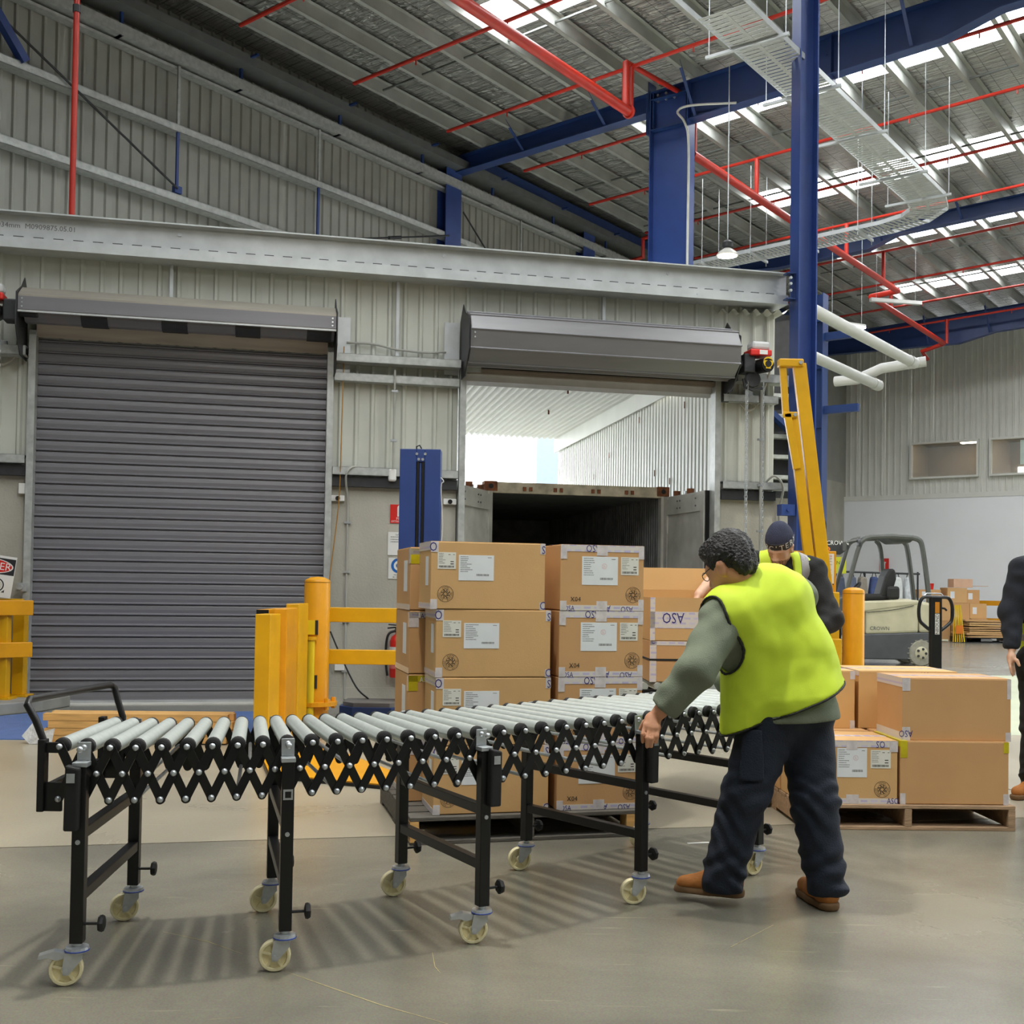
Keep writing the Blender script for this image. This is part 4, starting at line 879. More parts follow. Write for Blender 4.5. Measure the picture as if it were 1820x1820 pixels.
cap = mesh_of('end_bearing', MB().lathe([(.0, .008), (.020, .008), (.0262, .013), (.0262, .032), (.02, .034)], 16, RY(PI / 2)), M_RUB, True)
bolt = mesh_of('bolt', MB().lathe([(.0105, 0), (.0105, .003), (.009, .007), (.005, .010), (0, .011)], 10, RY(-PI / 2)), M_ZINC, True)
for i in range(NP_):
    m = T(FV[i].x, FV[i].y, ZT) @ RZ(zrot(NV[i]))
    r = inst('roller', rm, cv, m)
    inst('end_bearing', cap, r, T(0, 0, 0)); inst('end_bearing', cap, r, T(CWID, 0, 0) @ RZ(PI))
# scissor links: unit mesh 1 m long with round ends added separately
def link_mesh(L_, th=.005, w_=.029):
    pts = []; r = w_ / 2
    for k in range(9): a = PI / 2 + PI * k / 8; pts.append((r * math.cos(a), r * math.sin(a)))
    for k in range(9): a = -PI / 2 + PI * k / 8; pts.append((L_ + r * math.cos(a), r * math.sin(a)))
    return mesh_of('scissor_link', MB().prism(pts, -th / 2, th / 2), M_BLACK)
LM = {}
def place_link(p0, p1, nrm):
    d = (p1 - p0); L_ = round(d.length, 2)
    if L_ not in LM: LM[L_] = link_mesh(L_)
    x = d.normalized(); y = nrm.cross(x).normalized(); z = x.cross(y)
    m = Matrix(((x.x, y.x, z.x, p0.x), (x.y, y.y, z.y, p0.y), (x.z, y.z, z.z, p0.z), (0, 0, 0, 1)))
    return inst('scissor_link', LM[L_], cv, m)
for side, PV, sg in ((0, FV, -1), (1, BV, 1)):
    for i in range(NP_ - 1):
        n0 = NV[i] * sg; a0 = PV[i] + n0 * .002; a1 = PV[i + 1] + n0 * .002; o1 = n0 * .006
        Z = Vector((0, 0, 1))
        place_link(a0 + Z * ZT, a1 + Z * ZB, n0); place_link(a1 + Z * ZT + o1, a0 + Z * ZB + o1, n0)
    for i in range(NP_):
        m = RZ(zrot(NV[i] * sg) + PI); q = PV[i] + NV[i] * sg * .011
        inst('bolt', bolt, cv, T(q.x, q.y, ZT) @ m); inst('bolt', bolt, cv, T(q.x, q.y, ZB) @ m)
        if i < NP_ - 1:
            h = (PV[i] + PV[i + 1]) / 2 + NV[i] * sg * .011; inst('bolt', bolt, cv, T(h.x, h.y, ZM) @ m)
for i in range(3, NP_ - 2, 4):
    h = (FV[i] + FV[i + 1]) / 2; h2 = (BV[i] + BV[i + 1]) / 2
    ob('cross_rod', MB().cyl((h.x, h.y, ZM), (h2.x, h2.y, ZM), .007, n=8), M_ZINC, cv, smooth=True)
    ob('cross_rod', MB().cyl((FV[i].x, FV[i].y, ZB), (BV[i].x, BV[i].y, ZB), .007, n=8), M_ZINC, cv, smooth=True)
# castor: pivot at origin (underside of the post), wheel trails along -x
def caster(parent, name='castor_fork'):
    f = MB(); f.lathe([(.014, 0), (.014, -.012), (.036, -.014), (.038, -.022), (.036, -.03), (.02, -.032)], 16)
    for y in (-.024, .024):
        f.prism([(.018, -.028), (.018, -.05), (-.022, -.098), (-.040, -.098), (-.042, -.075), (-.034, -.028)], y - .0018, y + .0018, Matrix(((1, 0, 0, 0), (0, 0, 1, 0), (0, 1, 0, 0), (0, 0, 0, 1))))
    f.box(-.034, .018, -.025, .025, -.034, -.029)
    return f
fork_me = mesh_of('castor_fork', caster(None), M_ZINC)
def wheel_mb():
    mb = MB(); R_ = .053
    mb.lathe([(.043, -.014), (.050, -.014), (R_, -.010), (R_, .010), (.050, .014), (.043, .014), (.041, .006), (.041, -.006), (.043, -.014)], 28, RX(PI / 2))
    mb.lathe([(.0, -.015), (.014, -.015), (.016, -.012), (.016, .012), (.014, .015), (0, .015)], 16, RX(PI / 2))
    mb.lathe([(.0, -.003), (.042, -.003), (.042, .003), (0, .003)], 24, RX(PI / 2))
    for k in range(5):
        a = 2 * PI * k / 5 + .3; mb.bar((.012 * math.cos(a), 0, .012 * math.sin(a)), (.044 * math.cos(a), 0, .044 * math.sin(a)), .020, .008)
    return mb
wheel_me = mesh_of('wheel', wheel_mb(), M_CREAM, True)
axle_me = mesh_of('axle_bolt', MB().cyl((0, -.03, 0), (0, .03, 0), .009, n=8), M_ZINC, True)
ring_me = mesh_of('bearing_ring', MB().lathe([(.037, -.0215), (.0395, -.023), (.0395, -.026), (.037, -.0275)], 16), mat('blue_seal', '#3a4fa0', .4))
pedal_me = mesh_of('brake_pedal', MB().prism([(-.03, -.03), (-.07, -.022), (-.115, -.034), (-.118, -.046), (-.085, -.042), (-.06, -.052), (-.034, -.045)], -.018, .018, Matrix(((1, 0, 0, 0), (0, 0, 1, 0), (0, 1, 0, 0), (0, 0, 0, 1)))), M_ZINC)
knob_me = mesh_of('clamp_knob', MB().cyl((0, 0, 0), (.045, 0, 0), .005, n=8).lathe([(.012, .0), (.026, .004), (.028, .012), (.024, .02), (.01, .022)], 7, T(.042, 0, 0) @ RY(PI / 2)), M_RUB)
sq_me = mesh_of('square_plug', MB().box(-.017, .017, -.003, 0, -.017, .017), M_BLACK)
for li, i in enumerate((1, 9, 17, 25, 33)):
    n = NV[i]; d = Vector((n.y, -n.x, 0)); tw = zrot(d)
    f = FV[i] - n * .036; bk = BV[i] + n * .036
    for side, q in ((0, f), (1, bk)):
        s_ = -1 if side == 0 else 1
        p = ob('leg_post', MB().box(-.021, .021, -.0205, .0205, .135, .702), M_BLACK, cv, bevel=.003); p.matrix_local = T(q.x, q.y, 0) @ RZ(tw)
        z = ob('top_bracket', MB().box(-.024, .024, -.024, .024, .700, .715).box(-.022, .022, s_ * .0 + (.0225 if side == 0 else -.0265), (.0265 if side == 0 else -.0225), .715, .775), M_ZINC, cv, bevel=.004); z.matrix_local = T(q.x, q.y, 0) @ RZ(tw)
        inst('bolt', bolt, cv, T(q.x, q.y, ZT) @ RZ(tw + (PI / 2 if side == 0 else -PI / 2)) @ T(-.0225, 0, 0))
        c = inst('castor_fork', fork_me, cv, T(q.x, q.y, .137) @ RZ([.25, .15, .2, .1, .6][li] + (.15 if side else 0)))
        wh = inst('wheel', wheel_me, c, T(-.032, 0, -.084)); inst('axle_bolt', axle_me, c, T(-.032, 0, -.084)); inst('bearing_ring', ring_me, c, T(0, 0, 0))
        if side == 0 and li in (0, 2): inst('brake_pedal', pedal_me, c, T(0, 0, 0))
        kx = q + d * .021; inst('clamp_knob', knob_me, cv, T(kx.x, kx.y, .195) @ RZ(tw))
        if side == 0:
            g_ = q - n * .021
            if li in (1,): 
                o = ob('latch_plate', MB().box(-.016, .016, -.002, 0, .575, .61), M_ZINC, cv); o.matrix_local = T(g_.x, g_.y, 0) @ RZ(tw)
                o = inst('square_plug', mesh_of('square_plug', MB().box(-.010, .010, -.003, 0, .582, .603), M_BLACK), cv, T(g_.x, g_.y, 0) @ RZ(tw))
            else:
                sx = -.03 if li == 0 else .042
                o = ob('handle_sleeve', MB().prism([(-.022, .50), (.022, .50), (.024, .70), (-.020, .71)], -.018, .02, Matrix(((1, 0, 0, 0), (0, 0, 1, 0), (0, 1, 0, 0), (0, 0, 0, 1)))), M_RUB, cv, bevel=.006); o.matrix_local = T(g_.x, g_.y, 0) @ RZ(tw) @ T(sx * .6, -.012, 0)
                e = ob('sleeve_plate', MB().box(-.013, .013, -.0345, -.033, .655, .685), M_ZINC, cv); e.matrix_local = T(g_.x, g_.y, 0) @ RZ(tw) @ T(sx * .6, .0, 0)
            o = inst('rivet', mesh_of('rivet', MB().cyl((0, -.004, .46), (0, 0, .46), .008, n=8), M_ZINC), cv, T(g_.x, g_.y, 0) @ RZ(tw))
    for z in (.285, .485):
        ob('cross_bar', MB().bar((f.x, f.y, z), (bk.x, bk.y, z), .036, .036), M_BLACK, cv, bevel=.003)
# push handle and end bracket at the near left end
e0, e1 = FV[0], BV[0]; d = -(FV[2] - FV[0]).normalized()
path = [e0 + d * .06 + Vector((0, 0, .56)), e0 + d * .06 + Vector((0, 0, .78)), e0 + d * .085 + Vector((0, 0, .84)), e0 + d * .115 + Vector((0, 0, .89)), e0 + d * .12 + Vector((0, .03, .905)),
        e1 + d * .02 + Vector((0, -.03, .905)), e1 + d * .015 + Vector((0, 0, .89)), e1 - d * .0 + Vector((0, 0, .84)), e1 - d * .02 + Vector((0, 0, .78)), e1 - d * .02 + Vector((0, 0, .56))]
ob('push_handle', MB().tube(path, .0125, 10), M_BLACK, cv, smooth=True)
for e, s_ in ((e0, 1), (e1, -1)):
    ob('end_bracket', MB().box(-.068, -.045, -.02, .02, .545, .78).box(-.068, .01, -.006, .006, .545, .64).box(-.068, -.0, -.006, .006, .735, .77), M_BLACK, cv, bevel=.003).location = e
ob('end_tie', MB().bar(e0 + d * .056 + Vector((0, 0, .60)), e1 + d * .056 + Vector((0, 0, .60)), .02, .05), M_BLACK, cv)
# ------------------------------------------------------------------ cardboard cartons
def card_material(name, col):
    m = mat(name, col, .72, 0, .035, 3, .04, 150); nt = m.node_tree; b = nt.nodes['Principled BSDF']
    return m
M_CARD = card_material('kraft_cardboard', '#cda46e')
M_CARD2 = card_material('pale_kraft_cardboard', '#d6ab70')
M_CARD3 = card_material('brown_kraft_cardboard', '#c69a68')
def tape_material():
    m = bpy.data.materials.new('clear_printed_tape'); m.use_nodes = True; nt = m.node_tree; L = nt.links.new; b = nt.nodes['Principled BSDF']
    tc = nt.nodes.new('ShaderNodeTexCoord'); br = nt.nodes.new('ShaderNodeTexBrick'); br.offset = .5
    br.inputs['Scale'].default_value = 1; br.inputs['Brick Width'].default_value = .055; br.inputs['Row Height'].default_value = .03; br.inputs['Mortar Size'].default_value = .011; br.inputs['Mortar Smooth'].default_value = .3
    br.inputs['Color1'].default_value = lin('#b9b2d4'); br.inputs['Color2'].default_value = lin('#cfc9d8'); br.inputs['Mortar'].default_value = lin('#d6cfc9')
    mp = nt.nodes.new('ShaderNodeMapping'); mp.inputs['Rotation'].default_value = (PI / 2, 0, 0); L(tc.outputs['Object'], mp.inputs[0]); L(mp.outputs[0], br.inputs[0])
    L(br.outputs[0], b.inputs['Base Color']); b.inputs['Roughness'].default_value = .25
    return m
M_TAPE = tape_material(); M_TAPEC = mat('clear_tape_tab', '#cfc8c8', .25, 0, .08, 30); M_TAPEY = mat('yellow_tape', '#c3b31c', .3, 0, .08, 20); M_INKB = mat('blue_violet_ink', '#2b2473', .5, 0, 0)
DEC = {}
def emblem(r):
    """round recycling emblem: two rings, a swirl of blades and letters round the rim"""
    mb = merge(disc(0, 0, r, 36, r * .955), disc(0, 0, r * .62, 30, r * .58), disc(0, 0, r * .24, 18, r * .19))
    for k in range(8):
        a = k * PI / 4; p = [(r * .26, a), (r * .58, a + .35), (r * .52, a + .55), (r * .30, a + .3)]
        q = [(x * math.cos(t_), x * math.sin(t_), 0) for x, t_ in p]; mb.add(q, [(0, 1, 2, 3)])
        q2 = [(x * .7 * math.cos(t_ + .4), x * .7 * math.sin(t_ + .4), 0) for x, t_ in p]; mb.add(q2, [(0, 1, 2, 3)])
    for s, c in (('PAPER', PI / 2), ('OUTSIDE', -PI / 6), ('REUSED', PI * 7 / 6)):
        for j, ch in enumerate(s):
            a = c - (j - (len(s) - 1) / 2) * .24; t_ = text_mb(ch, r * .26, m=RZ(a - PI / 2) @ T(0, r * .78, 0)); mb.add(t_.v, t_.f)
    return mb
def face_m(w, d, h, face, eps):
    """matrix from drawing (x right, z up from the face's lower left corner) onto a face"""
    if face == 'F': return T(-w / 2, -d / 2 - eps, 0) @ XZ
    if face == 'L': return T(-w / 2 - eps, d / 2, 0) @ RZ(-PI / 2) @ XZ
    if face == 'R': return T(w / 2 + eps, -d / 2, 0) @ RZ(PI / 2) @ XZ
def decal(parent, name, mb, m, dims, face, eps): return ob(name, xform(mb, face_m(*dims, face, eps)), m, parent, kind='stuff' if name in ('print', 'emblem', 'red_stamp') else None)
def patch(parent, name, x0, x1, z0, z1, m, dims, face, th=.0012): return decal(parent, name, MB().box(x0, x1, z0, z1, 0, th), m, dims, face, 0.0002)
def shipping_label(parent, dims, face, x, z, w_=.185, h_=.13, stamp=False, seed=1):
    l = patch(parent, 'address_label', x, x + w_, z, z + h_, M_PAPER, dims, face)
    decal(l, 'print', merge(lines(x + .05 * w_, x + .42 * w_, z + .35 * h_, z + .93 * h_, 9, .0035, seed), barcode(x + .5 * w_, x + .86 * w_, z + .18 * h_, z + .26 * h_), rect(x + .82 * w_, x + .93 * w_, z + .90 * h_, z + .92 * h_)), M_INKG, dims, face, .0016)
    if stamp: decal(l, 'red_stamp', merge(disc(x + .62 * w_, z + .66 * h_, .014, 18, .0125), lines(x + .58 * w_, x + .66 * w_, z + .62 * h_, z + .7 * h_, 3, .002)), M_INKR, dims, face, .0016)
def spec_label(parent, dims, face, x, z, w_=.095, h_=.085, seed=5):
    l = patch(parent, 'barcode_label', x, x + w_, z, z + h_, M_PAPER2, dims, face)
    decal(l, 'print', merge(lines(x + .06 * w_, x + .5 * w_, z + .35 * h_, z + .92 * h_, 7, .0022, seed), rect(x + .70 * w_, x + .88 * w_, z + .42 * h_, z + .47 * h_), rect(x + .70 * w_, x + .88 * w_, z + .28 * h_, z + .33 * h_), rect(x + .58 * w_, x + .7 * w_, z + .85 * h_, z + .88 * h_), rect(x + .84 * w_, x + .93 * w_, z + .85 * h_, z + .88 * h_), barcode(x + .08 * w_, x + .9 * w_, z + .08 * h_, z + .2 * h_)), M_INK, dims, face, .0016)
def word(parent, s, x, z, size, dims, face, m=None, flip=False, mirror=False, sy=1.3):
    q = T(x, z, 0) @ (RZ(PI) if flip else Matrix.Identity(4)) @ Matrix.Diagonal((-1 if mirror else 1, sy, 1, 1))
    return decal(parent, 'lettering', text_mb(s, size, m=q), m or M_INKB, dims, face, .0018)
def carton(label, loc, rz, dims, m=M_CARD, group=None, seam=True, name='cardboard_box', open_top=False):
    w, d, h = dims; t = thing(name, label, 'box', loc, rz, group)
    b = MB().box(-w / 2, w / 2, -d / 2, d / 2, .001, h - .001)
    if open_top: b.f = [f for f in b.f if f != (4, 5, 7, 6)]
    ob('carton_body', b, m, t, bevel=.004 if not open_top else 0, solid=.0 if open_top else 0)
    if open_top: ob('inner_liner', MB().box(-w / 2 + .006, w / 2 - .006, -d / 2 + .006, d / 2 - .006, .006, .012), m, t)
    if seam and not open_top:
        ob('top_flap', MB().box(-w / 2 + .003, w / 2 - .003, -d / 2 + .003, -.001, h - .001, h + .0015), m, t); ob('top_flap', MB().box(-w / 2 + .003, w / 2 - .003, .001, d / 2 - .003, h - .001, h + .0015), m, t)
        ob('seam_tape', MB().box(-w / 2, w / 2, -.028, .028, h + .0015, h + .0022), M_TAPE, t)
    return t
def corner_tabs(t, dims, face, spec):
    w = dims[0] if face == 'F' else dims[1]; h = dims[2]
    for c, (tw, th_), m in spec:
        x0 = 0 if 'l' in c else w - tw; z0 = 0 if 'b' in c else h - th_
        patch(t, 'tape_tab', x0, x0 + tw, z0, z0 + th_, m, dims, face)
# --- left pallet, turned 16 degrees; its front left corner at (-.50, 5.69)
RZL = math.radians(14); ML = T(-.49, 5.69, 0) @ RZ(RZL)
def LP(x, y, z): return ML @ Vector((x, y, z))
def pallet(label, loc, rz, w, d, m, n=7, m2=None):
    t = thing('pallet', label, 'pallet', loc, rz); m2 = m2 or m; bw = (w - .02 * (n - 1)) / n
    for i in range(n):
        y = i * d / n; ob('top_board', MB().box(0, w, y, y + d / n - .025, .117, .138), m, t, bevel=.003)
    for y in (0, d / 2 - .05, d - .1): ob('bottom_board', MB().box(0, w, y, y + .1, 0, .02), m, t, bevel=.003)
    for x in (0, w / 2 - .02, w - .04): ob('stringer', MB().box(x, x + .04, 0, d, .02, .117), m2, t, bevel=.003)
    return t
pL = pallet('dark weathered pallet under the left stack of boxes', (-.49, 5.69, 0), RZL, 1.25, 1.15, M_WOOD2)
ob('end_block', MB().box(.0, .045, -.004, .1, .015, .117), M_WOODN, pL); ob('end_block', MB().box(1.145, 1.19, -.004, .1, .015, .117), M_WOODN, pL)
HB = .345; rows = ['bottom', 'third', 'second', 'top']
dA = (.605, .34, HB); dB = (.465, .37, HB)
rnd = random.Random(4)
for r in range(4):
    z = .140 + r * (HB + .0028); dx = [.005, .01, .006, -.03][r]
    nm = {0: 'lowest', 1: 'third from top', 2: 'second from top', 3: 'topmost'}[r]
    t = carton('wide brown carton with address label on the left pallet, %s of its stack' % nm, LP(.118 + dA[0] / 2 + dx, .04 + dA[1] / 2, z), RZL + rnd.uniform(-.01, .01), dA, M_CARD, 'cartons on the left pallet')
    shipping_label(t, dA, 'F', .145, .148, seed=r); spec_label(t, dA, 'F', .035, .205, seed=r)
    decal(t, 'emblem', xform(emblem(.042), T(.078, .078, 0)), M_INK, dA, 'F', .0016)
    corner_tabs(t, dA, 'F', (('tl', (.04, .055), M_TAPEC), ('bl', (.035, .05), M_TAPEC), ('tr', (.028, .055), M_TAPEC), ('br', (.028, .04), M_TAPEC)))
    word(t, 'O' if r else 'C', .012, HB - .03, .05, dA, 'F'); word(t, 'S', dA[0] - .010, HB - .03, .045, dA, 'F', flip=True); word(t, 'C', dA[0] - .012, .02, .045, dA, 'F')
    patch(t, 'tape_strip', 0, .34, HB - .045, HB, M_TAPE, dA, 'L'); patch(t, 'tape_strip', 0, .34, 0, .03, M_TAPE, dA, 'L'); patch(t, 'side_label', .20, .28, .12, .27, M_PAPER, dA, 'L')
    t = carton('square-faced brown carton marked X04 on the left pallet, %s of its stack' % nm, LP(.778 + dB[0] / 2, .05 + dB[1] / 2, z), RZL + rnd.uniform(-.012, .012), dB, M_CARD3, 'cartons on the left pallet')
    shipping_label(t, dB, 'F', .118, .135, .20, .15, True, r + 9); spec_label(t, dB, 'F', .335, .19, .10, .095, r + 3)
    decal(t, 'emblem', xform(emblem(.042), T(.405, .085, 0)), M_INK, dB, 'F', .0016); word(t, 'X04', .085, .058, .034, dB, 'F', M_INK, sy=1)
    patch(t, 'tape_strip', 0, dB[0], HB - .035, HB, M_TAPE, dB, 'F'); patch(t, 'tape_strip', 0, dB[0], 0, .028, M_TAPE, dB, 'F')
    patch(t, 'tape_tab', .0, .035, HB - .075, HB, M_TAPEC, dB, 'F', .002); patch(t, 'tape_tab', .2, .26, HB - .055, HB, M_TAPEC, dB, 'F', .002); patch(t, 'tape_tab', .2, .26, 0, .05, M_TAPEC, dB, 'F', .002); patch(t, 'tape_tab', 0, .035, 0, .05, M_TAPEC, dB, 'F', .002); patch(t, 'tape_tab', dB[0] - .03, dB[0], HB - .07, HB, M_TAPEC, dB, 'F', .002); patch(t, 'tape_tab', dB[0] - .03, dB[0], 0, .06, M_TAPEC, dB, 'F', .002)
    word(t, 'ASO', .18, HB - .016, .042, dB, 'F', flip=True); word(t, 'ASO', .24, .012, .04, dB, 'F', flip=True); word(t, 'ASO', .37, .008, .036, dB, 'F', flip=True); word(t, 'OSA', .05, .01, .03, dB, 'F')
dC = (.56, .50, HB)
for r in range(4):
    z = .140 + r * (HB - .002); nm = {0: 'lowest', 1: 'third from top', 2: 'second from top', 3: 'topmost'}[r]
    t = carton('brown carton at the back left of the left pallet, %s of its stack' % nm, LP(.045 + dC[0] / 2, .42 + dC[1] / 2, z), RZL, (dC[0], dC[1], HB - .006), M_CARD3, 'back row cartons on the left pallet')
    dd = (dC[0], dC[1], HB - .006)
    patch(t, 'side_label', .28, .40, .10, .27, M_PAPER, dd, 'L'); patch(t, 'tape_strip', 0, .5, 0, .03, M_TAPE, dd, 'L')
    patch(t, 'tape_tab', .0, .05, .25, .332, M_TAPEY if r in (1, 3) else M_TAPEC, dd, 'F'); patch(t, 'tape_strip', .0, .12, .30, .332, M_TAPEY if r == 1 else M_TAPE, dd, 'F'); word(t, 'ASO', .09, .31, .03, dd, 'F', M_SIGNW if r == 1 else None)
    patch(t, 'tape_tab', .45, .5, .25, .332, M_TAPEC, dd, 'L')
    t = carton('carton at the back right of the left pallet, %s of its stack' % nm, LP(.63 + .28, .46 + .25, z), RZL, (.56, .5, HB - .006), M_CARD3, 'back row cartons on the left pallet')
# --- right pallet
pR = pallet('rough pale timber pallet under the low boxes on the right', (1.60, 6.22, 0), math.radians(1.5), 1.19, 1.15, M_WOOD)
MRt = T(1.60, 6.22, 0) @ RZ(math.radians(1.5))
def RP(x, y, z): return MRt @ Vector((x, y, z))
RR = math.radians(1.5); HR = .345
def rbox(label, x, y, z, dims, m, rot=0.): return carton(label, RP(x + dims[0] / 2, y + dims[1] / 2, z), RR + rot, dims, m, 'cartons on the right pallet')
dd = (.61, .40, HR)
t = rbox('plain brown carton on top at the front right of the right pallet', .575, .05, .139 + HR, dd, M_CARD3)
corner_tabs(t, dd, 'F', (('tl', (.045, .07), M_TAPEC), ('bl', (.045, .075), M_TAPEC), ('tr', (.022, .11), M_TAPEC), ('br', (.03, .05), M_TAPEC))); patch(t, 'tape_strip', 0, .4, HR - .05, HR, M_TAPE, dd, 'L'); patch(t, 'tape_strip', 0, .4, 0, .045, M_TAPE, dd, 'L'); word(t, 'ASO', .02, .04, .04, dd, 'F', flip=True)
dd = (.605, .42, HR)
t = rbox('plain brown carton with yellow tape below the front right one', .555, .02, .139, dd, M_CARD3)
corner_tabs(t, dd, 'F', (('tl', (.04, .09), M_TAPEY), ('bl', (.03, .06), M_TAPEC), ('tr', (.03, .06), M_TAPEY), ('br', (.03, .06), M_TAPEC))); ob('yellow_tape_strip', MB().box(-dd[0] / 2 - .002, -dd[0] / 2 + .04, -dd[1] / 2, dd[1] / 2, HR - .03, HR + .003), M_TAPEY, t)
dd = (.535, .41, HR)
t = rbox('brown carton with white labels at the front left of the right pallet', .005, .02, .139, dd, M_CARD)
shipping_label(t, dd, 'F', .20, .145, .165, .16, True, 21); spec_label(t, dd, 'F', .385, .195, .112, .10, 22); decal(t, 'emblem', xform(emblem(.045), T(.45, .08, 0)), M_INK, dd, 'F', .0016)
patch(t, 'tape_strip', 0, dd[0], HR - .035, HR, M_TAPE, dd, 'F'); patch(t, 'tape_strip', 0, dd[0], 0, .03, M_TAPE, dd, 'F'); patch(t, 'tape_tab', .25, .31, HR - .05, HR, M_TAPEC, dd, 'F', .002); patch(t, 'tape_tab', .49, .535, HR - .06, HR, M_TAPEC, dd, 'F', .002); word(t, 'OS', .44, HR - .018, .04, dd, 'F', flip=True); word(t, 'ASO', .51, .015, .035, dd, 'F'); patch(t, 'tape_tab', .25, .32, 0, .05, M_TAPEC, dd, 'F', .002)
dd = (.50, .38, HR); t = rbox('brown carton at the back left of the right pallet, upper layer', -.02, .56, .139 + HR, dd, M_CARD2); corner_tabs(t, dd, 'F', (('tr', (.03, .05), M_TAPEC), ('br', (.03, .05), M_TAPEC)))
dd = (.60, .48, HR); t = rbox('brown carton at the back right of the right pallet, upper layer', .51, .58, .139 + HR, dd, M_CARD2); patch(t, 'tape_strip', 0, .48, HR - .03, HR, M_TAPE, dd, 'L'); word(t, 'ASO', .4, HR - .02, .03, dd, 'F')
dd = (.53, .6, HR); rbox('brown carton at the back left of the right pallet, lower layer', .0, .45, .139, dd, M_CARD3); dd = (.60, .6, HR); rbox('brown carton at the back right of the right pallet, lower layer', .56, .45, .139, dd, M_CARD3)
# --- straight conveyor behind, carrying the opened carton
c2_ = thing('roller_conveyor', 'straight roller conveyor behind the stacks carrying the opened carton', 'conveyor', (1.25, 7.15, 0), math.radians(4))
for y in (-.32, .32): ob('side_rail', MB().box(-.75, .32, y - .015, y + .015, .62, .70), M_BLACK, c2_)
rm2 = mesh_of('roller', MB().cyl((0, -.30, .715), (0, .30, .715), .024, n=14), M_ROLLER, True)
for i in range(13): inst('roller', rm2, c2_, T(-.72 + i * .085, 0, 0))
for x in (-.6, .28):
    for y in (-.32, .32): ob('leg', MB().box(x - .02, x + .02, y - .02, y + .02, 0, .64), M_BLACK, c2_)
dd = (.60, .42, .118); t = carton('shallow carton with small print under the opened one, above the black strap', (1.13, 7.08, .872), math.radians(3), dd, M_CARD3, 'cartons on the back conveyor', False); patch(t, 'tape_strip', .0, .04, 0, .115, M_TAPE, dd, 'F'); patch(t, 'tape_strip', 0, .6, .09, .115, M_TAPE, dd, 'F')
word(t, 'Triborn', .36, .06, .035, dd, 'F', M_INK, sy=1); decal(t, 'logo_ring', disc(.27, .06, .013, 14, .007), M_INK, dd, 'F', .0016); word(t, 'C', .02, .11, .03, dd, 'F')
dd = (.60, .42, .130); t = carton('shallow carton lying directly on the back conveyor rollers', (1.13, 7.08, .740), math.radians(3), dd, M_CARD3, 'cartons on the back conveyor', False); patch(t, 'tape_strip', .0, .04, 0, .13, M_TAPE, dd, 'F')
ob('black_strap', MB().box(-.301, .301, -.212, .212, .128, .141), M_RUB, t)
dd = (.62, .42, .262); t = carton('brown carton with its top flaps opened, reached into by the worker in the beanie', (1.14, 7.08, .991), math.radians(3), dd, M_CARD, 'cartons on the back conveyor', False, open_top=True)
patch(t, 'tape_strip', .0, .62, .075, .175, M_TAPE, dd, 'F'); patch(t, 'tape_strip', .0, .03, 0, .26, M_TAPE, dd, 'F'); word(t, 'ASO', .14, .14, .07, dd, 'F', flip=True)
f = ob('open_flap', MB().box(-.31, .31, -.003, .003, 0, .19), M_CARD2, t); f.matrix_local = T(0, .21, .26) @ RX(math.radians(-8))
f2 = ob('open_flap', MB().box(-.305, .305, -.003, .003, 0, .11), M_CARD2, t); f2.matrix_local = T(0, .19, .20) @ RX(math.radians(4))
ob('lettering', xform(text_mb('Triborn', .035), T(.04, .183, .26) @ XZ), M_INK, t); ob('emblem', xform(emblem(.035), T(.16, .183, .262) @ XZ), M_INKG, t); ob('logo_ring', xform(disc(0, 0, .014, 14, .008), T(-.06, .183, .26) @ XZ), M_INK, t)
# ------------------------------------------------------------------ forklift, far right
M_FLB = mat('beige_forklift_paint', '#b5b096', .4, 0, .06, 4); M_FLD = mat('charcoal_forklift_steel', '#4a4c50', .5, .1, .08, 5); M_GUARD = mat('dark_grey_guard', '#50524f', .45, .1, .05); M_TYRE = mat('dusty_grey_tyre', '#8d8b7e', .8, 0, .12, 10)
fk = thing('forklift', 'beige counterbalance forklift parked before the white end wall', 'forklift', (5.95, 20.6, 0), math.radians(-3)); fk.scale = (.92, 1, 1)
ob('chassis', MB().prism([(-.2, .22), (.35, .12), (1.25, .12), (1.32, .38), (1.36, .42), (1.72, .42), (1.76, .62), (.0, .55), (-.2, .5)], -.5, .5, Matrix(((1, 0, 0, 0), (0, 0, 1, 0), (0, 1, 0, 0), (0, 0, 0, 1)))), M_FLD, fk, bevel=.02)
ob('battery_cover', MB().prism([(.40, .56), (1.40, .60), (1.40, 1.16), (1.2, 1.20), (.40, 1.13)], -.5, .5, Matrix(((1, 0, 0, 0), (0, 0, 1, 0), (0, 1, 0, 0), (0, 0, 0, 1)))), M_FLB, fk, bevel=.04)
ob('counterweight', MB().prism([(1.41, .60), (1.74, .62), (1.75, 1.02), (1.66, 1.13), (1.41, 1.16)], -.52, .52, Matrix(((1, 0, 0, 0), (0, 0, 1, 0), (0, 1, 0, 0), (0, 0, 0, 1)))), M_FLB, fk, bevel=.05)
ob('hood_lid', MB().prism([(.22, .98), (.40, .96), (1.40, 1.10), (1.40, 1.18), (.9, 1.17), (.22, 1.14)], -.515, .515, Matrix(((1, 0, 0, 0), (0, 0, 1, 0), (0, 1, 0, 0), (0, 0, 0, 1)))), M_FLB, fk, bevel=.03)
ob('cowl', MB().prism([(-.15, .5), (.2, .5), (.26, .95), (.1, 1.25), (-.12, 1.2)], -.42, .42, Matrix(((1, 0, 0, 0), (0, 0, 1, 0), (0, 1, 0, 0), (0, 0, 0, 1)))), M_FLD, fk, bevel=.03)
ob('lettering', xform(text_mb('CROWN', .095), T(.66, -.505, .665) @ XZ), M_FLD, fk)
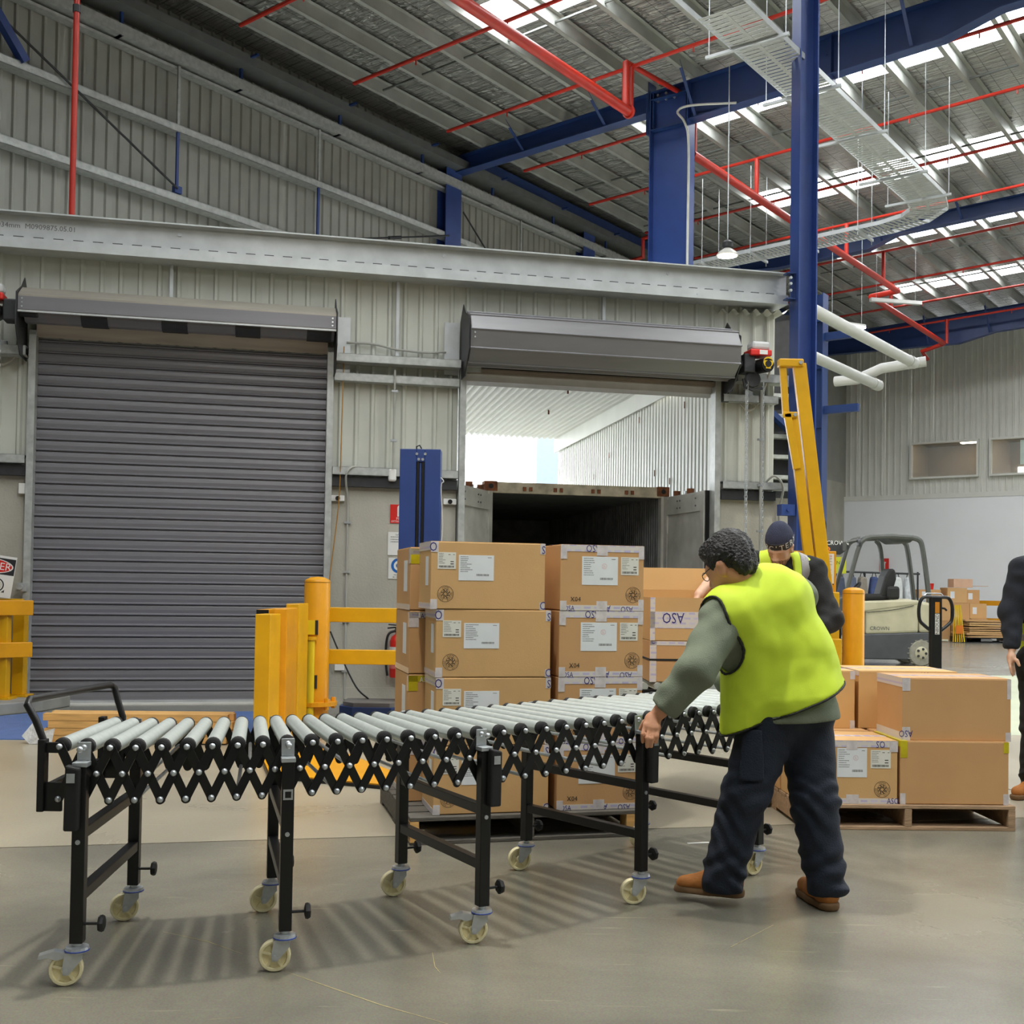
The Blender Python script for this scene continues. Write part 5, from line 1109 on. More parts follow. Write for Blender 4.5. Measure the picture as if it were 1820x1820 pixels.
def wheel_t(x, r, w_, y):
    o = ob('wheel', MB().lathe([(r * .55, -w_ / 2), (r * .9, -w_ / 2), (r, -w_ * .35), (r, w_ * .35), (r * .9, w_ / 2), (r * .55, w_ / 2)], 28, T(x, y, r) @ RX(PI / 2)), M_TYRE, fk, smooth=True)
    ob('hub', MB().lathe([(0, .02), (r * .3, .02), (r * .5, 0), (r * .56, -.01)], 20, T(x, y - w_ / 2 + .0, r) @ RX(PI / 2)), M_FLB, o, smooth=True)
    for k in range(16):
        a = 2 * PI * k / 16; ob('tread_lug', MB().bar((x + r * math.cos(a), y - w_ * .45, r + r * math.sin(a)), (x + r * math.cos(a + .12), y + w_ * .45, r + r * math.sin(a + .12)), .05, .014), M_TYRE, o)
    for k in range(5):
        a = 2 * PI * k / 5; ob('wheel_nut', MB().cyl((x + r * .33 * math.cos(a), y - w_ / 2 - .03, r + r * .33 * math.sin(a)), (x + r * .33 * math.cos(a), y - w_ / 2, r + r * .33 * math.sin(a)), .025, n=6), M_DARK, o)
wheel_t(.02, .27, .22, -.45); wheel_t(1.45, .24, .2, -.42); wheel_t(.02, .27, .22, .45); wheel_t(1.45, .24, .2, .42)
for y in (-.45, .45):
    ob('front_pillar', MB().tube(curve_pts([(.0, y, 1.15), (.12, y, 1.6), (.27, y, 2.1), (.36, y, 2.24), (.5, y, 2.29)], 5), .045, 8), M_GUARD, fk, smooth=True)
    ob('rear_pillar', MB().tube(curve_pts([(1.62, y, 1.12), (1.56, y, 1.6), (1.48, y, 2.1), (1.42, y, 2.24), (1.28, y, 2.29)], 5), .05, 8), M_GUARD, fk, smooth=True)
    ob('roof_rail', MB().tube([(.48, y, 2.29), (.9, y, 2.31), (1.3, y, 2.29)], .045, 8), M_GUARD, fk, smooth=True)
ob('mid_pillar', MB().tube(curve_pts([(.98, .40, 1.15), (.97, .42, 1.8), (.93, .44, 2.15), (.85, .45, 2.27)], 5), .045, 8), M_GUARD, fk, smooth=True)
for i in range(6): ob('roof_bar', MB().box(.5 + i * .15, .54 + i * .15, -.45, .45, 2.29, 2.32), M_GUARD, fk)
ob('roof_hood', MB().prism([(.85, 2.28), (1.0, 2.19), (1.28, 2.2), (1.38, 2.28)], -.35, .35, Matrix(((1, 0, 0, 0), (0, 0, 1, 0), (0, 1, 0, 0), (0, 0, 0, 1)))), M_GUARD, fk, bevel=.02)
ob('seat_back', MB().prism([(.72, 1.2), (.95, 1.2), (1.06, 1.55), (1.04, 1.72), (.94, 1.75), (.84, 1.6)], -.25, .25, Matrix(((1, 0, 0, 0), (0, 0, 1, 0), (0, 1, 0, 0), (0, 0, 0, 1)))), M_RUB, fk, bevel=.05); ob('seat_cushion', MB().box(.45, .95, -.25, .25, 1.15, 1.28), M_RUB, fk, bevel=.05); ob('armrest', MB().box(.85, 1.08, -.40, -.28, 1.18, 1.42), M_RUB, fk, bevel=.05)
ob('steering_wheel', MB().tube([(.32 + .10 * math.cos(a), .17 * math.sin(a), 1.36 + .12 * math.cos(a)) for a in [2 * PI * i / 18 for i in range(18)]], .016, 6, True), M_RUB, fk, smooth=True)
ob('spotlight', MB().lathe([(.03, -.03), (.09, .0), (.09, .05)], 14, T(.3, -.42, 2.17) @ RY(-PI / 2)), M_DARK, fk); ob('mirror', MB().cbox((-.02, -.5, 2.12), (.08, .05, .18)), M_GUARD, fk, bevel=.02)
for y in (-.25, .25): ob('mast_channel', MB().box(-.55, -.42, y - .05, y + .05, .05, 2.25), M_DARK, fk)
ob('mast_head', MB().prism([(-.42, 2.24), (-.40, 2.0), (-.05, 1.97), (.12, 2.08), (.13, 2.2)], -.30, -.26, Matrix(((1, 0, 0, 0), (0, 0, 1, 0), (0, 1, 0, 0), (0, 0, 0, 1)))), M_DARK, fk, bevel=.01)
ob('lettering', xform(text_mb('CROWN', .11), T(-.10, -.305, 2.18) @ XZ), M_SIGNW, fk); ob('orange_swoosh', xform(disc(-.32, 2.07, .05, 16, .03, 1.6), T(0, -.306, 0) @ XZ), mat('orange_decal', '#d9772a', .5), fk); ob('crossbar', MB().cyl((.1, -.28, 2.2), (.4, -.4, 2.26), .03, n=8), M_GUARD, fk)
ob('hose_loop', MB().tube(curve_pts([(-.45, -.3, 2.25), (-.38, -.3, 2.35), (-.34, -.3, 2.5), (-.40, -.3, 2.62), (-.47, -.3, 2.64)], 5), .025, 7), M_RUB, fk)
for y in (-.2, .2): ob('fork_tine', MB().box(-1.5, -.55, y - .06, y + .06, .05, .09), M_DARK, fk)
ob('seatbelt', MB().tube(curve_pts([(.42, -.516, .95), (.9, -.517, 1.0), (1.3, -.517, 1.08)], 4), .006, 5), M_RUB, fk)
# ------------------------------------------------------------------ hand pallet truck
pj_ = thing('pallet_truck', 'black hand pallet truck handle rising behind the right boxes', 'pallet truck', (3.28, 8.75, 0))
M_TRK = mat('black_truck_enamel', '#1c1d1e', .35, 0, .08)
ob('shaft', MB().box(-.045, .045, -.02, .03, .25, 1.28), M_TRK, pj_, bevel=.01)
ob('handle_loop', MB().tube(curve_pts([(-.02, 0, 1.0), (-.09, 0, 1.055), (-.125, 0, 1.10), (-.128, 0, 1.2), (-.10, 0, 1.265), (-.04, 0, 1.272), (.04, 0, 1.272), (.10, 0, 1.265), (.128, 0, 1.2), (.125, 0, 1.10), (.09, 0, 1.055), (.02, 0, 1.0)], 4), .0135, 8), M_TRK, pj_, smooth=True)
ob('release_lever', MB().tube([(-.09, .03, 1.27), (-.06, .03, 1.30), (.05, .03, 1.30), (.08, .03, 1.27)], .006, 6), M_ZINC, pj_)
ob('trigger', MB().tube([(.04, 0, 1.19), (.07, 0, 1.185), (.085, 0, 1.17)], .008, 6), M_RUB, pj_)
ob('name_sticker', MB().box(-.012, .022, -.0215, -.02, .985, 1.145), M_SIGNW, pj_); ob('lettering', xform(text_mb('INBOUND', .036), T(.005, -.022, 1.06) @ XZ @ RZ(PI / 2)), M_SIGNK, pj_)
ob('orange_sticker', MB().box(-.012, .022, -.0215, -.02, 1.15, 1.235), mat('orange_sticker', '#d08a25', .5), pj_)
ob('pump', MB().cyl((0, .1, .1), (0, .1, .42), .07, n=14), M_TRK, pj_, smooth=True); ob('steer_wheel', MB().cyl((-.1, .0, .09), (.1, .0, .09), .09, n=16), M_CREAM, pj_, smooth=True)
for x in (-.2, .2): ob('fork', MB().box(x - .075, x + .075, .15, 1.25, .07, .12), M_TRK, pj_, bevel=.01)
ob('fork_bridge', MB().box(-.275, .275, .12, .25, .07, .35), M_TRK, pj_, bevel=.01)
# ------------------------------------------------------------------ clutter along the end wall
far = Vector((12.7, 30.6, 0)); AR = RZR + 0.0
def fbox(label, x, y, z, dims, m, rz=0., name='cardboard_box'):
    t = carton(label, (x, y, z), rz, dims, m, 'cartons piled at the end wall', False, name); return t
x0, y0 = 11.9, 31.6
specs = [((.00, .0, .0), (.5, .5, .55), M_CARD3, 'far pile, bottom left carton'), ((.55, .05, .0), (.5, .5, .50), M_CARD, 'far pile, bottom middle carton'), ((1.08, .05, 0), (.45, .5, .62), M_CARD3, 'far pile, bottom right carton'),
         ((.02, .02, .55), (.48, .5, .62), M_CARD, 'far pile, middle left carton'), ((.55, .05, .50), (.5, .5, .55), M_CARD3, 'far pile, carton at its middle'), ((1.06, .08, .62), (.48, .45, .42), M_CARD, 'far pile, middle right carton with taped patch'),
         ((-.30, .0, 1.17), (.62, .4, .24), M_CARD3, 'far pile, upper left carton under the red tub'), ((.45, .04, 1.05), (.55, .5, .42), M_CARD, 'far pile, wide upper carton'), ((.92, .1, 1.04), (.4, .4, .38), M_CARD3, 'far pile, upper right carton with white label')]
for (dx, dy, z), dm, m, lb_ in specs:
    t = fbox('brown carton in the ' + lb_, x0 + dx, y0 + dy, z, dm, m, .05)
    patch(t, 'white_label', .08, .2, dm[2] * .3, dm[2] * .75, M_PAPER, dm, 'F')
t = fbox('open pale carton lying on its side atop the far pile', x0 + .66, y0 + .1, 1.48, (.55, .35, .24), mat('pale_pink_card', '#d3ae92', .7, 0, .04), .1)
ob('loose_flap', MB().box(.2, .75, -.15, .15, .04, .05), M_CARD3, t)
t = tag(ob('plastic_tub', MB().lathe([(.09, 0), (.11, .17), (.10, .17)], 14, T(x0 - .22, y0, 1.412)), M_SIGNR, None, smooth=True), 'small red tub on the far pile of cartons', 'tub')
fp = pallet('black plastic pallet under flattened cardboard by the end wall', (12.15, 30.3, 0), 0, 1.35, 1.1, M_BLACK, 6); ob('grey_label', MB().box(.42, .72, -.012, -.004, .04, .11), M_INKG, fp)
for i in range(8):
    o = ob('flat_cardboard', MB().box(-.62 + rnd.uniform(-.06, .06), .62 + rnd.uniform(-.05, .1), -.5, .5, 0, rnd.uniform(.03, .055)), [M_CARD, M_CARD3, M_CARD2][i % 3], None)
    o.location = (12.85, 30.85, .14 + i * .06); o.rotation_euler = (0, rnd.uniform(-.02, .02), rnd.uniform(-.06, .06))
    tag(o, 'flattened cardboard sheet on the black pallet, %s of the stack' % ('lowest', 'second from bottom', 'third from bottom', 'fourth from bottom', 'fourth from top', 'third from top', 'second from top', 'topmost')[i], 'cardboard', 'flattened cardboard sheets')
ys = thing('sign_stand', 'folded yellow barrier stand leaning by the far carton pile', 'stand', (11.95, 30.2, 0))
for i in range(6): ob('slat', MB().bar((-.16 + i * .06, 0, .02), (-.08 + i * .03, .12, 1.0), .025, .02), M_YELB if i % 2 else M_YEL, ys)
ob('orange_panel', MB().bar((-.1, -.03, .35), (.09, -.03, .35), .02, .22), mat('orange_reflector', '#d9771c', .5), ys)
er = thing('guard_rail', 'amber two-rail barrier along the white end wall', 'barrier', (13.3, 32.6, 0), RZR)
for z in (.55, 1.05): ob('rail', MB().box(-.9, 2.6, -.04, .04, z - .07, z + .07), M_YELO, er)
for x in (-.7, 2.3): ob('post', MB().box(x - .06, x + .06, -.03, .05, 0, 1.12), M_YELO, er)
pl3 = thing('steel_prop', 'bent pale metal prop on the floor beside the sign stand', 'prop', (11.05, 30.2, 0)); ob('bent_bar', MB().tube([(-.15, 0, .6), (.25, 0, .06), (.6, 0, .05)], .035, 8), M_FLB, pl3, smooth=True)
# garment rail with hanging bags
gr = thing('garment_rail', 'low rail of hung bags behind the forklift', 'rail', (9.0, 29.5, 0), math.radians(-4))
ob('rail_bar', MB().cyl((-1.2, 0, 1.85), (1.6, 0, 1.80), .025, n=8), M_DARK, gr)
for x in (-1.15, .2, 1.55): ob('upright', MB().cyl((x, 0, 0), (x, 0, 1.85), .025, n=8), M_DARK, gr)
for i, (x, c, nm, h) in enumerate(((-1.0, '#28407e', 'royal blue', .95), (-.72, '#b53a34', 'red', .8), (-.45, '#4c5468', 'slate grey', .9), (-.15, '#5d6478', 'grey blue', 1.05), (.12, '#8d8577', 'beige', .9), (.42, '#3f4d78', 'navy', 1.0), (.72, '#6d7284', 'steel grey', .9), (1.0, '#d0d2d0', 'white printed', .85), (1.3, '#c7cbcd', 'pale grey', .8))):
    prof = [(.0, -.1), (.13, -h), (.15, -h * .6), (.11, -.12)]
    t = thing('hanging_bag', '%s bag hanging on the low rail behind the forklift' % nm, 'bag', (9.0 + x, 29.45 - x * .07, 1.78), .2)
    m_ = mat('fabric_' + nm.replace(' ', '_'), c, .8, 0, .12, 8, .5, 12)
    ob('bag_body', MB().prism([(-.11, -h), (.10, -h + .03), (.125, -h * .5), (.08, -.08), (-.07, -.06), (-.125, -h * .45)], -.12, .12, XZ), m_, t, bevel=.05); ob('bag_strap', MB().tube([(-.06, 0, -.07), (-.03, 0, .03), (.03, 0, .03), (.06, 0, -.07)], .012, 5), M_RUB, t)
t = wsign('fire_sign', 'small red fire sign on the white end wall', 0, .3, 0, .42, M_SIGNR); t.matrix_world = MR @ T(1.25, 20.3, 2.2)
on(t, 'extinguisher_symbol', merge(rect(-.03, .03, -.12, .10), rect(-.06, .06, .06, .09)), M_SIGNW)
t = wsign('yellow_notice', 'yellow notice on the white end wall left of the forklift', 0, .5, 0, .42, mat('lime_yellow_sign', '#c9cc2a', .5)); t.matrix_world = T(8.2, 28.6, 1.98); on(t, 'lettering', text_mb('MENS', .12, m=T(0, .06, 0)), M_INK)
ob('post', MB().box(-.02, .02, .0, .04, -1.98, .2), M_DARK, t)
t = thing('wall_socket_box', 'white switch box on the boom gate foot', 'switch', (3.27, 11.3, .95)); ob('box', MB().box(-.05, .05, -.03, .03, 0, .16), M_SIGNW, t, bevel=.01); ob('knob', MB().cyl((0, -.03, .08), (0, -.05, .08), .03, n=12), M_BLACK, t); ob('stand', MB().box(-.02, .02, -.01, .02, -.95, 0), M_DARK, t)
def floor_mark(pts, w_=.004):
    P_ = [Vector((x, y, .0008)) for x, y in pts]; l_, r_ = [], []
    for i, p in enumerate(P_):
        d = (P_[min(len(P_) - 1, i + 1)] - P_[max(0, i - 1)]).normalized(); n = Vector((-d.y, d.x, 0)); k = w_ * (1.2 if 0 < i < len(P_) - 1 else .3); l_.append(p + n * k / 2); r_.append(p - n * k / 2)
    ob('scratch_mark', MB().sheet([r_, l_]), mat('chalky_scratch', '#a89a6c', .8, 0, .2, 40), fl)
floor_mark([(-.74, 3.829), (-.571, 3.688), (-.383, 3.536), (-.151, 3.38)]); floor_mark([(-1.278, 4.24), (-1.079, 4.13), (-.923, 4.0)]); floor_mark([(-.883, 3.4), (-.79, 3.42)]); floor_mark([(.82, 4.16), (1.04, 4.44)], .006); floor_mark([(-.262, 4.05), (-.243, 3.9), (-.218, 3.83)], .003)
t = tag(ob('paper_scrap', MB().box(-.06, .06, -.01, .01, .0005, .0015), M_SIGNW), 'thin white paper scrap on the floor behind the worker', 'paper'); t.location = (.98, 5.85, 0); t.rotation_euler = (0, 0, .25)
# ------------------------------------------------------------------ people: smooth distance fields turned into continuous meshes
def nv(a): a = np.asarray(a, float); return a / np.linalg.norm(a)
def rc(a, b, ra, rb, flat=None):
    a = np.asarray(a, float); b = np.asarray(b, float); ba = b - a; L2 = max(1e-9, ba @ ba)
    def f(p):
        q = p - a; t = np.clip(q @ ba / L2, 0, 1); e = q - t[:, None] * ba
        if flat is not None:
            n, s = flat; n = nv(n); e = e + np.outer(e @ n * (s - 1), n)
        return np.sqrt((e * e).sum(1)) - (ra + t * (rb - ra))
    return f
def ell(c, r, R=None):
    c = np.asarray(c, float); r = np.asarray(r, float)
    def f(p):
        q = p - c
        if R is not None: q = q @ R           # columns of R are the local axes
        k0 = np.sqrt(((q / r) ** 2).sum(1)); k1 = np.sqrt(((q / (r * r)) ** 2).sum(1)) + 1e-9
        return k0 * (k0 - 1) / k1
    return f
def U(k, *fs):
    def f(p):
        d = fs[0](p)
        for g in fs[1:]:
            e = g(p); h = np.clip(.5 + .5 * (e - d) / k, 0, 1); d = e + (d - e) * h - k * h * (1 - h)
        return d
    return f
def sub(f, g): return lambda p: np.maximum(f(p), -g(p))
def isect(f, g): return lambda p: np.maximum(f(p), g(p))
def half(p0, n):
    p0 = np.asarray(p0, float); n = nv(n); return lambda p: (p - p0) @ n     # negative behind n
def folds(f, amp, freq, dirs, seed=0):
    rs_ = np.random.RandomState(seed); ph = rs_.rand(len(dirs)) * 6
    def g(p):
        s = 0
        for d, h in zip(dirs, ph):
            u = p @ np.asarray(d, float) * freq + h; w_ = np.sin(u + 1.3 * np.sin(p[:, 2] * 17 + h) + .9 * np.sin(p[:, 0] * 23 + 2 * h)); s = s + w_
        return f(p) + amp * s / len(dirs)
    return g
def surface(name, f, lo, hi, res, m, parent, off=(0, 0, 0), m2=None):
    lo = np.asarray(lo, float); hi = np.asarray(hi, float); B = 8
    n = np.ceil((hi - lo) / res / B).astype(int) * B + 1
    V_ = np.full(n, 1., np.float32)
    nb = (n - 1) // B; bi = np.stack(np.meshgrid(*[np.arange(k) for k in nb], indexing='ij'), -1).reshape(-1, 3)
    cd = f(lo + (bi * B + B / 2) * res); V_[:] = 1.
    rad = B * res * .87 * 1.6 + .02
    gi = np.stack(np.meshgrid(*[np.arange(B + 1)] * 3, indexing='ij'), -1).reshape(-1, 3)
    for b0 in bi[cd < -rad]: V_[b0[0] * B:b0[0] * B + B + 1, b0[1] * B:b0[1] * B + B + 1, b0[2] * B:b0[2] * B + B + 1] = -1
    act = bi[np.abs(cd) <= rad]
    for s in range(0, len(act), 200):
        ch = act[s:s + 200]; idx = (ch[:, None, :] * B + gi[None]).reshape(-1, 3); V_[idx[:, 0], idx[:, 1], idx[:, 2]] = f(lo + idx * res)
    ins = V_ < 0; c8 = [(i, j, k) for i in (0, 1) for j in (0, 1) for k in (0, 1)]
    cnt = sum(ins[i:n[0] - 1 + i, j:n[1] - 1 + j, k:n[2] - 1 + k].astype(np.int8) for i, j, k in c8)
    cells = np.argwhere((cnt > 0) & (cnt < 8)); vals = np.stack([V_[cells[:, 0] + i, cells[:, 1] + j, cells[:, 2] + k] for i, j, k in c8], 1)
    acc = np.zeros((len(cells), 3)); num = np.zeros(len(cells)); C8 = np.array(c8, float)
    for a in range(8):
        for b in range(a + 1, 8):
            if np.abs(C8[a] - C8[b]).sum() != 1: continue
            va, vb = vals[:, a], vals[:, b]; s = (va < 0) != (vb < 0); t = np.where(s, va / np.where(s, va - vb, 1), 0)
            acc += np.where(s[:, None], C8[a] + t[:, None] * (C8[b] - C8[a]), 0); num += s
    pts = lo + (cells + acc / num[:, None]) * res
    idm = np.full(np.array(n) - 1, -1, np.int64); idm[cells[:, 0], cells[:, 1], cells[:, 2]] = np.arange(len(cells)); quads = []
    for ax in range(3):
        o1, o2 = [(1, 2), (2, 0), (0, 1)][ax]
        sl0 = [slice(1, n[k] - 1) for k in range(3)]; sl0[ax] = slice(0, n[ax] - 1); sl1 = list(sl0); sl1[ax] = slice(1, n[ax])
        A, Bv = ins[tuple(sl0)], ins[tuple(sl1)]; e = np.argwhere(A != Bv); base = e + np.array([0 if k == ax else 1 for k in range(3)]); flip = A[e[:, 0], e[:, 1], e[:, 2]]
        def ID(d1, d2):
            q = base.copy(); q[:, o1] -= d1; q[:, o2] -= d2; return idm[q[:, 0], q[:, 1], q[:, 2]]
        q4 = np.stack([ID(1, 1), ID(0, 1), ID(0, 0), ID(1, 0)], 1); q4[~flip] = q4[~flip][:, ::-1]; quads.append(q4)
    q4 = np.concatenate(quads); q4 = q4[(q4 >= 0).all(1)]
    pts = pts - np.asarray(off, float)
    me = bpy.data.meshes.new(name); me.vertices.add(len(pts)); me.vertices.foreach_set('co', pts.astype(np.float32).ravel())
    me.loops.add(len(q4) * 4); me.loops.foreach_set('vertex_index', q4.astype(np.int32).ravel()); me.polygons.add(len(q4))
    me.polygons.foreach_set('loop_start', np.arange(0, len(q4) * 4, 4, dtype=np.int32)); me.polygons.foreach_set('use_smooth', np.ones(len(q4), bool)); me.update(calc_edges=True); me.validate()
    me.materials.append(m); o = bpy.data.objects.new(name, me); COL.objects.link(o); o.parent = parent
    sm = o.modifiers.new('smooth', 'SMOOTH'); sm.iterations = 2; sm.factor = .5
    return o
def frame_of(fwd, up):
    f = nv(fwd); r = nv(np.cross(f, up)); u = np.cross(r, f); return np.stack([r, f, u], 1)     # columns: right, forward, up
def head_field(c, R, neck_to, neck_r=.06):
    c = np.asarray(c, float)
    def W(x, y, z): return c + R @ np.array([x, y, z])
    fs = [ell(W(0, -.012, .03), (.076, .097, .098), R), ell(W(0, .03, -.045), (.060, .070, .085), R), ell(W(0, .058, -.10), (.032, .03, .026), R), ell(W(0, .072, .008), (.05, .026, .02), R)]
    f = U(.035, *fs)
    f = U(.012, f, rc(W(0, .094, .0), W(0, .113, -.042), .008, .0125), ell(W(.012, .10, -.046), (.009, .012, .008), R), ell(W(-.012, .10, -.046), (.009, .012, .008), R))
    f = U(.006, f, ell(W(0, .090, -.072), (.023, .012, .007), R), ell(W(0, .088, -.083), (.02, .012, .007), R))
    for s in (-1, 1):
        f = U(.008, f, ell(W(.076 * s, -.008, -.018), (.010, .024, .034), R), ell(W(.080 * s, -.014, .0), (.010, .02, .018), R)); f = sub(f, ell(W(.088 * s, -.002, -.016), (.006, .010, .016), R))
        f = U(.01, f, ell(W(.04 * s, .055, -.035), (.02, .022, .022), R)); g = ell(W(.031 * s, .098, -.002), (.016, .012, .009), R); f0 = f; f = (lambda f0, g: lambda p: np.maximum(f0(p), -g(p)))(f0, g)
        f = U(.003, f, ell(W(.031 * s, .083, -.002), (.0125, .0125, .0105), R))
    f = U(.03, f, rc(W(0, -.022, -.055), neck_to, neck_r * .92, neck_r)); return f, W
def hand_field(wrist, palm, knuck, tips, thumb, rad=.0088):
    """wrist, palm centre, four knuckle points and their chains of joints, thumb chain"""
    f = U(.02, rc(wrist, palm, .026, .030, (np.cross(np.asarray(knuck[0]) - np.asarray(knuck[3]), np.asarray(palm) - np.asarray(wrist)), 1.6)), *[rc(palm, k, .018, .012) for k in knuck])
    for k, ch in zip(knuck, tips):
        pts = [k] + list(ch)
        for i in range(len(pts) - 1): f = U(.004, f, rc(pts[i], pts[i + 1], rad * (1.1 - .1 * i), rad * (1.0 - .12 * i)))
    pts = [palm] + list(thumb)
    for i in range(len(pts) - 1): f = U(.006, f, rc(pts[i], pts[i + 1], rad * (1.6 - .25 * i), rad * (1.3 - .2 * i)))
    return f
M_SKIN = mat('warm_skin', '#cf9573', .5, 0, .05, 14, .05, 90); M_SKIN2 = mat('fair_skin', '#d6a98c', .5, 0, .05, 14, .05, 90)
M_HAIR = mat('black_hair', '#1c1a1a', .45, 0, .3, 60, .6, 120); M_VEST = mat('hi_vis_yellow_fabric', '#cde535', .7, 0, .03, 6, .05, 300); M_SWEAT = mat('olive_fleece', '#757d6a', .9, 0, .06, 12, .2, 200)
M_NAVY = mat('navy_work_drill', '#131c2b', .8, 0, .08, 10, .2, 150); M_BOOT = mat('tan_nubuck', '#a8692c', .75, 0, .12, 12, .15, 60); M_SOLE = mat('brown_rubber_sole', '#6f5335', .8, 0, .1, 12); M_GREY = mat('silver_reflective_tape', '#8d8a88', .4, .2, .04)
M_NAVYF = mat('dark_navy_fleece', '#20242d', .9, 0, .08, 12, .2, 200); M_BLKF = mat('black_cotton', '#141414', .85, 0, .1, 12, .2, 120); M_BEAN = mat('navy_knit', '#363a50', .9, 0, .08, 20, .5, 220); M_PIPE = mat('black_piping', '#141612', .7, 0, .05)
def boot(parent, heel, toe, off, tilt=0., H=.13):
    heel = np.asarray(heel, float); toe = np.asarray(toe, float); d = nv(toe - heel); L_ = np.linalg.norm(toe - heel); n = np.cross(d, [0, 0, 1]); up = np.array([0, 0, 1.])
    def W(a, h, s=0): return heel + d * a * L_ + up * h + nv(n) * s
    up_f = U(.03, rc(W(.16, .065), W(.5, .062), .042, .043), rc(W(.5, .062), W(.88, .05), .043, .036), rc(W(.18, .06), W(.16, H + .03), .045, .05), rc(W(.4, .08), W(.22, H), .035, .045))
    g = isect(up_f, half(W(0, .025), -up)); lo = np.minimum(heel, toe) - .09; hi = np.maximum(heel, toe) + np.array([.09, .09, .26]); hi[2] = max(heel[2], toe[2]) + .26
    o = surface('boot', g, lo, hi, .006, M_BOOT, parent, off)
    so = isect(isect(U(.03, rc(W(.14, .02), W(.5, .02), .046, .042), rc(W(.5, .02), W(.9, .022), .042, .041)), half(W(0, .034), up)), half(W(0, .0), -up))
    ob_ = surface('sole', so, lo, hi, .006, M_SOLE, o, off); return o
# ============================================================ worker in the foreground
WO = (1.12, 4.78, 0)
w1 = thing('person', 'worker in a yellow hi-vis vest leaning over the conveyor', 'person', WO)
hipL, hipR = (1.10, 4.74, .80), (1.25, 4.85, .82); knL, anL = (.975, 4.69, .455), (.888, 4.715, .10); knR, anR = (1.272, 4.73, .44), (1.315, 4.695, .095)
shL, shR = (.875, 4.645, 1.195), (1.225, 4.87, 1.275); el_, wr = (.742, 4.505, .985), (.608, 4.555, .815); elR, wrR = (1.16, 5.08, 1.06), (.98, 5.2, .88); neck = (.995, 4.725, 1.33)
HC = np.array((.900, 4.70, 1.405)); HR_ = frame_of((-.62, .66, -.42), (-.3, .2, .93))
hf, HW = head_field(HC, HR_, neck)
hand = hand_field(wr, (.574, 4.565, .775), [(.545, 4.548, .757), (.560, 4.538, .748), (.577, 4.533, .745), (.594, 4.535, .748)],
                  [[(.532, 4.532, .722), (.533, 4.538, .690)], [(.549, 4.520, .708), (.549, 4.527, .672)], [(.568, 4.516, .706), (.566, 4.524, .674)], [(.588, 4.520, .716), (.585, 4.528, .690)]], [(.545, 4.582, .762), (.530, 4.590, .735)])
body = U(.03, hf, rc(neck, (1.08, 4.78, 1.2), .06, .11), rc((1.08, 4.78, 1.2), (1.17, 4.8, .9), .11, .11), rc(neck, shL, .05, .05), rc(neck, shR, .05, .05), rc(shL, el_, .048, .04), rc(el_, wr, .04, .03), rc(shR, elR, .048, .04), rc(elR, wrR, .04, .03))
body = U(.012, body, hand)
surface('body', body, (.48, 4.42, .64), (1.42, 5.3, 1.60), .005, M_SKIN, w1, WO)
hair = U(.02, ell(HW(0, -.024, .044), (.090, .106, .102), HR_), ell(HW(0, .045, .085), (.066, .055, .048), HR_), ell(HW(0, -.075, -.01), (.072, .045, .07), HR_))
hair_n = lambda p: hair(p) + .0035 * np.sin(p[:, 0] * 210 + 3 * np.sin(p[:, 2] * 90)) * np.sin(p[:, 2] * 170 + 2 * np.sin(p[:, 1] * 120)) + .004 * np.sin(p[:, 1] * 95 + p[:, 0] * 60)
hcut = U(.02, ell(HW(0, .11, -.035), (.078, .072, .095), HR_), ell(HW(.10, .0, -.04), (.045, .035, .05), HR_), ell(HW(-.10, .0, -.04), (.045, .035, .05), HR_))
hair_c = isect(sub(hair_n, hcut), half(HW(0, -.05, -.075), HR_ @ np.array([0, .2, -1.])))
surface('hair', hair_c, HC - .17, HC + .17, .004, M_HAIR, w1, WO)
torso_s = U(.07, rc((1.175, 4.785, .79), (1.165, 4.80, .95), .205, .178), rc((1.16, 4.80, .95), (1.085, 4.775, 1.22), .155, .15), rc(shL, (1.085, 4.775, 1.24), .085, .12), rc(shR, (1.085, 4.775, 1.24), .08, .12), rc(neck, (1.06, 4.76, 1.27), .062, .1), rc((.905, 4.665, 1.17), (.985, 4.715, 1.0), .10, .11))
slv = U(.03, rc(shL, el_, .088, .080), rc(el_, wr, .078, .050), rc((.632, 4.545, .845), (.655, 4.535, .872), .060, .064)); slvR = U(.03, rc(shR, elR, .085, .075), rc(elR, wrR, .07, .05))
sweat = U(.035, torso_s, slv, slvR); sweat = folds(sweat, .006, 60, [(.6, .2, .8), (-.5, .3, .9), (.9, .3, -.2)], 3)
sweat = isect(sweat, half((1.17, 4.8, .772), (.05, 0, -1))); sweat = sub(sweat, half(np.array(wr) + np.array((.006, 0, .012)), -(np.array((-.55, .2, -.8))))) if False else sweat
wd_ = nv(np.array(wr) - np.array(el_)); cuff = isect(half(np.array(wr) - wd_ * .012, -wd_), ell(np.array(wr) + wd_ * .05, (.09, .09, .09))); sweat = sub(sweat, cuff)
surface('sweatshirt', sweat, (.50, 4.36, .72), (1.50, 5.34, 1.50), .008, M_SWEAT, w1, WO)
surface('hem_rib', isect(isect(rc((1.175, 4.785, .78), (1.17, 4.795, .90), .211, .192), half((1.17, 4.8, .765), (.05, 0, -1))), half((1.17, 4.8, .832), (-.05, 0, 1))), (.9, 4.48, .72), (1.48, 5.08, .92), .007, M_SWEAT, w1, WO)
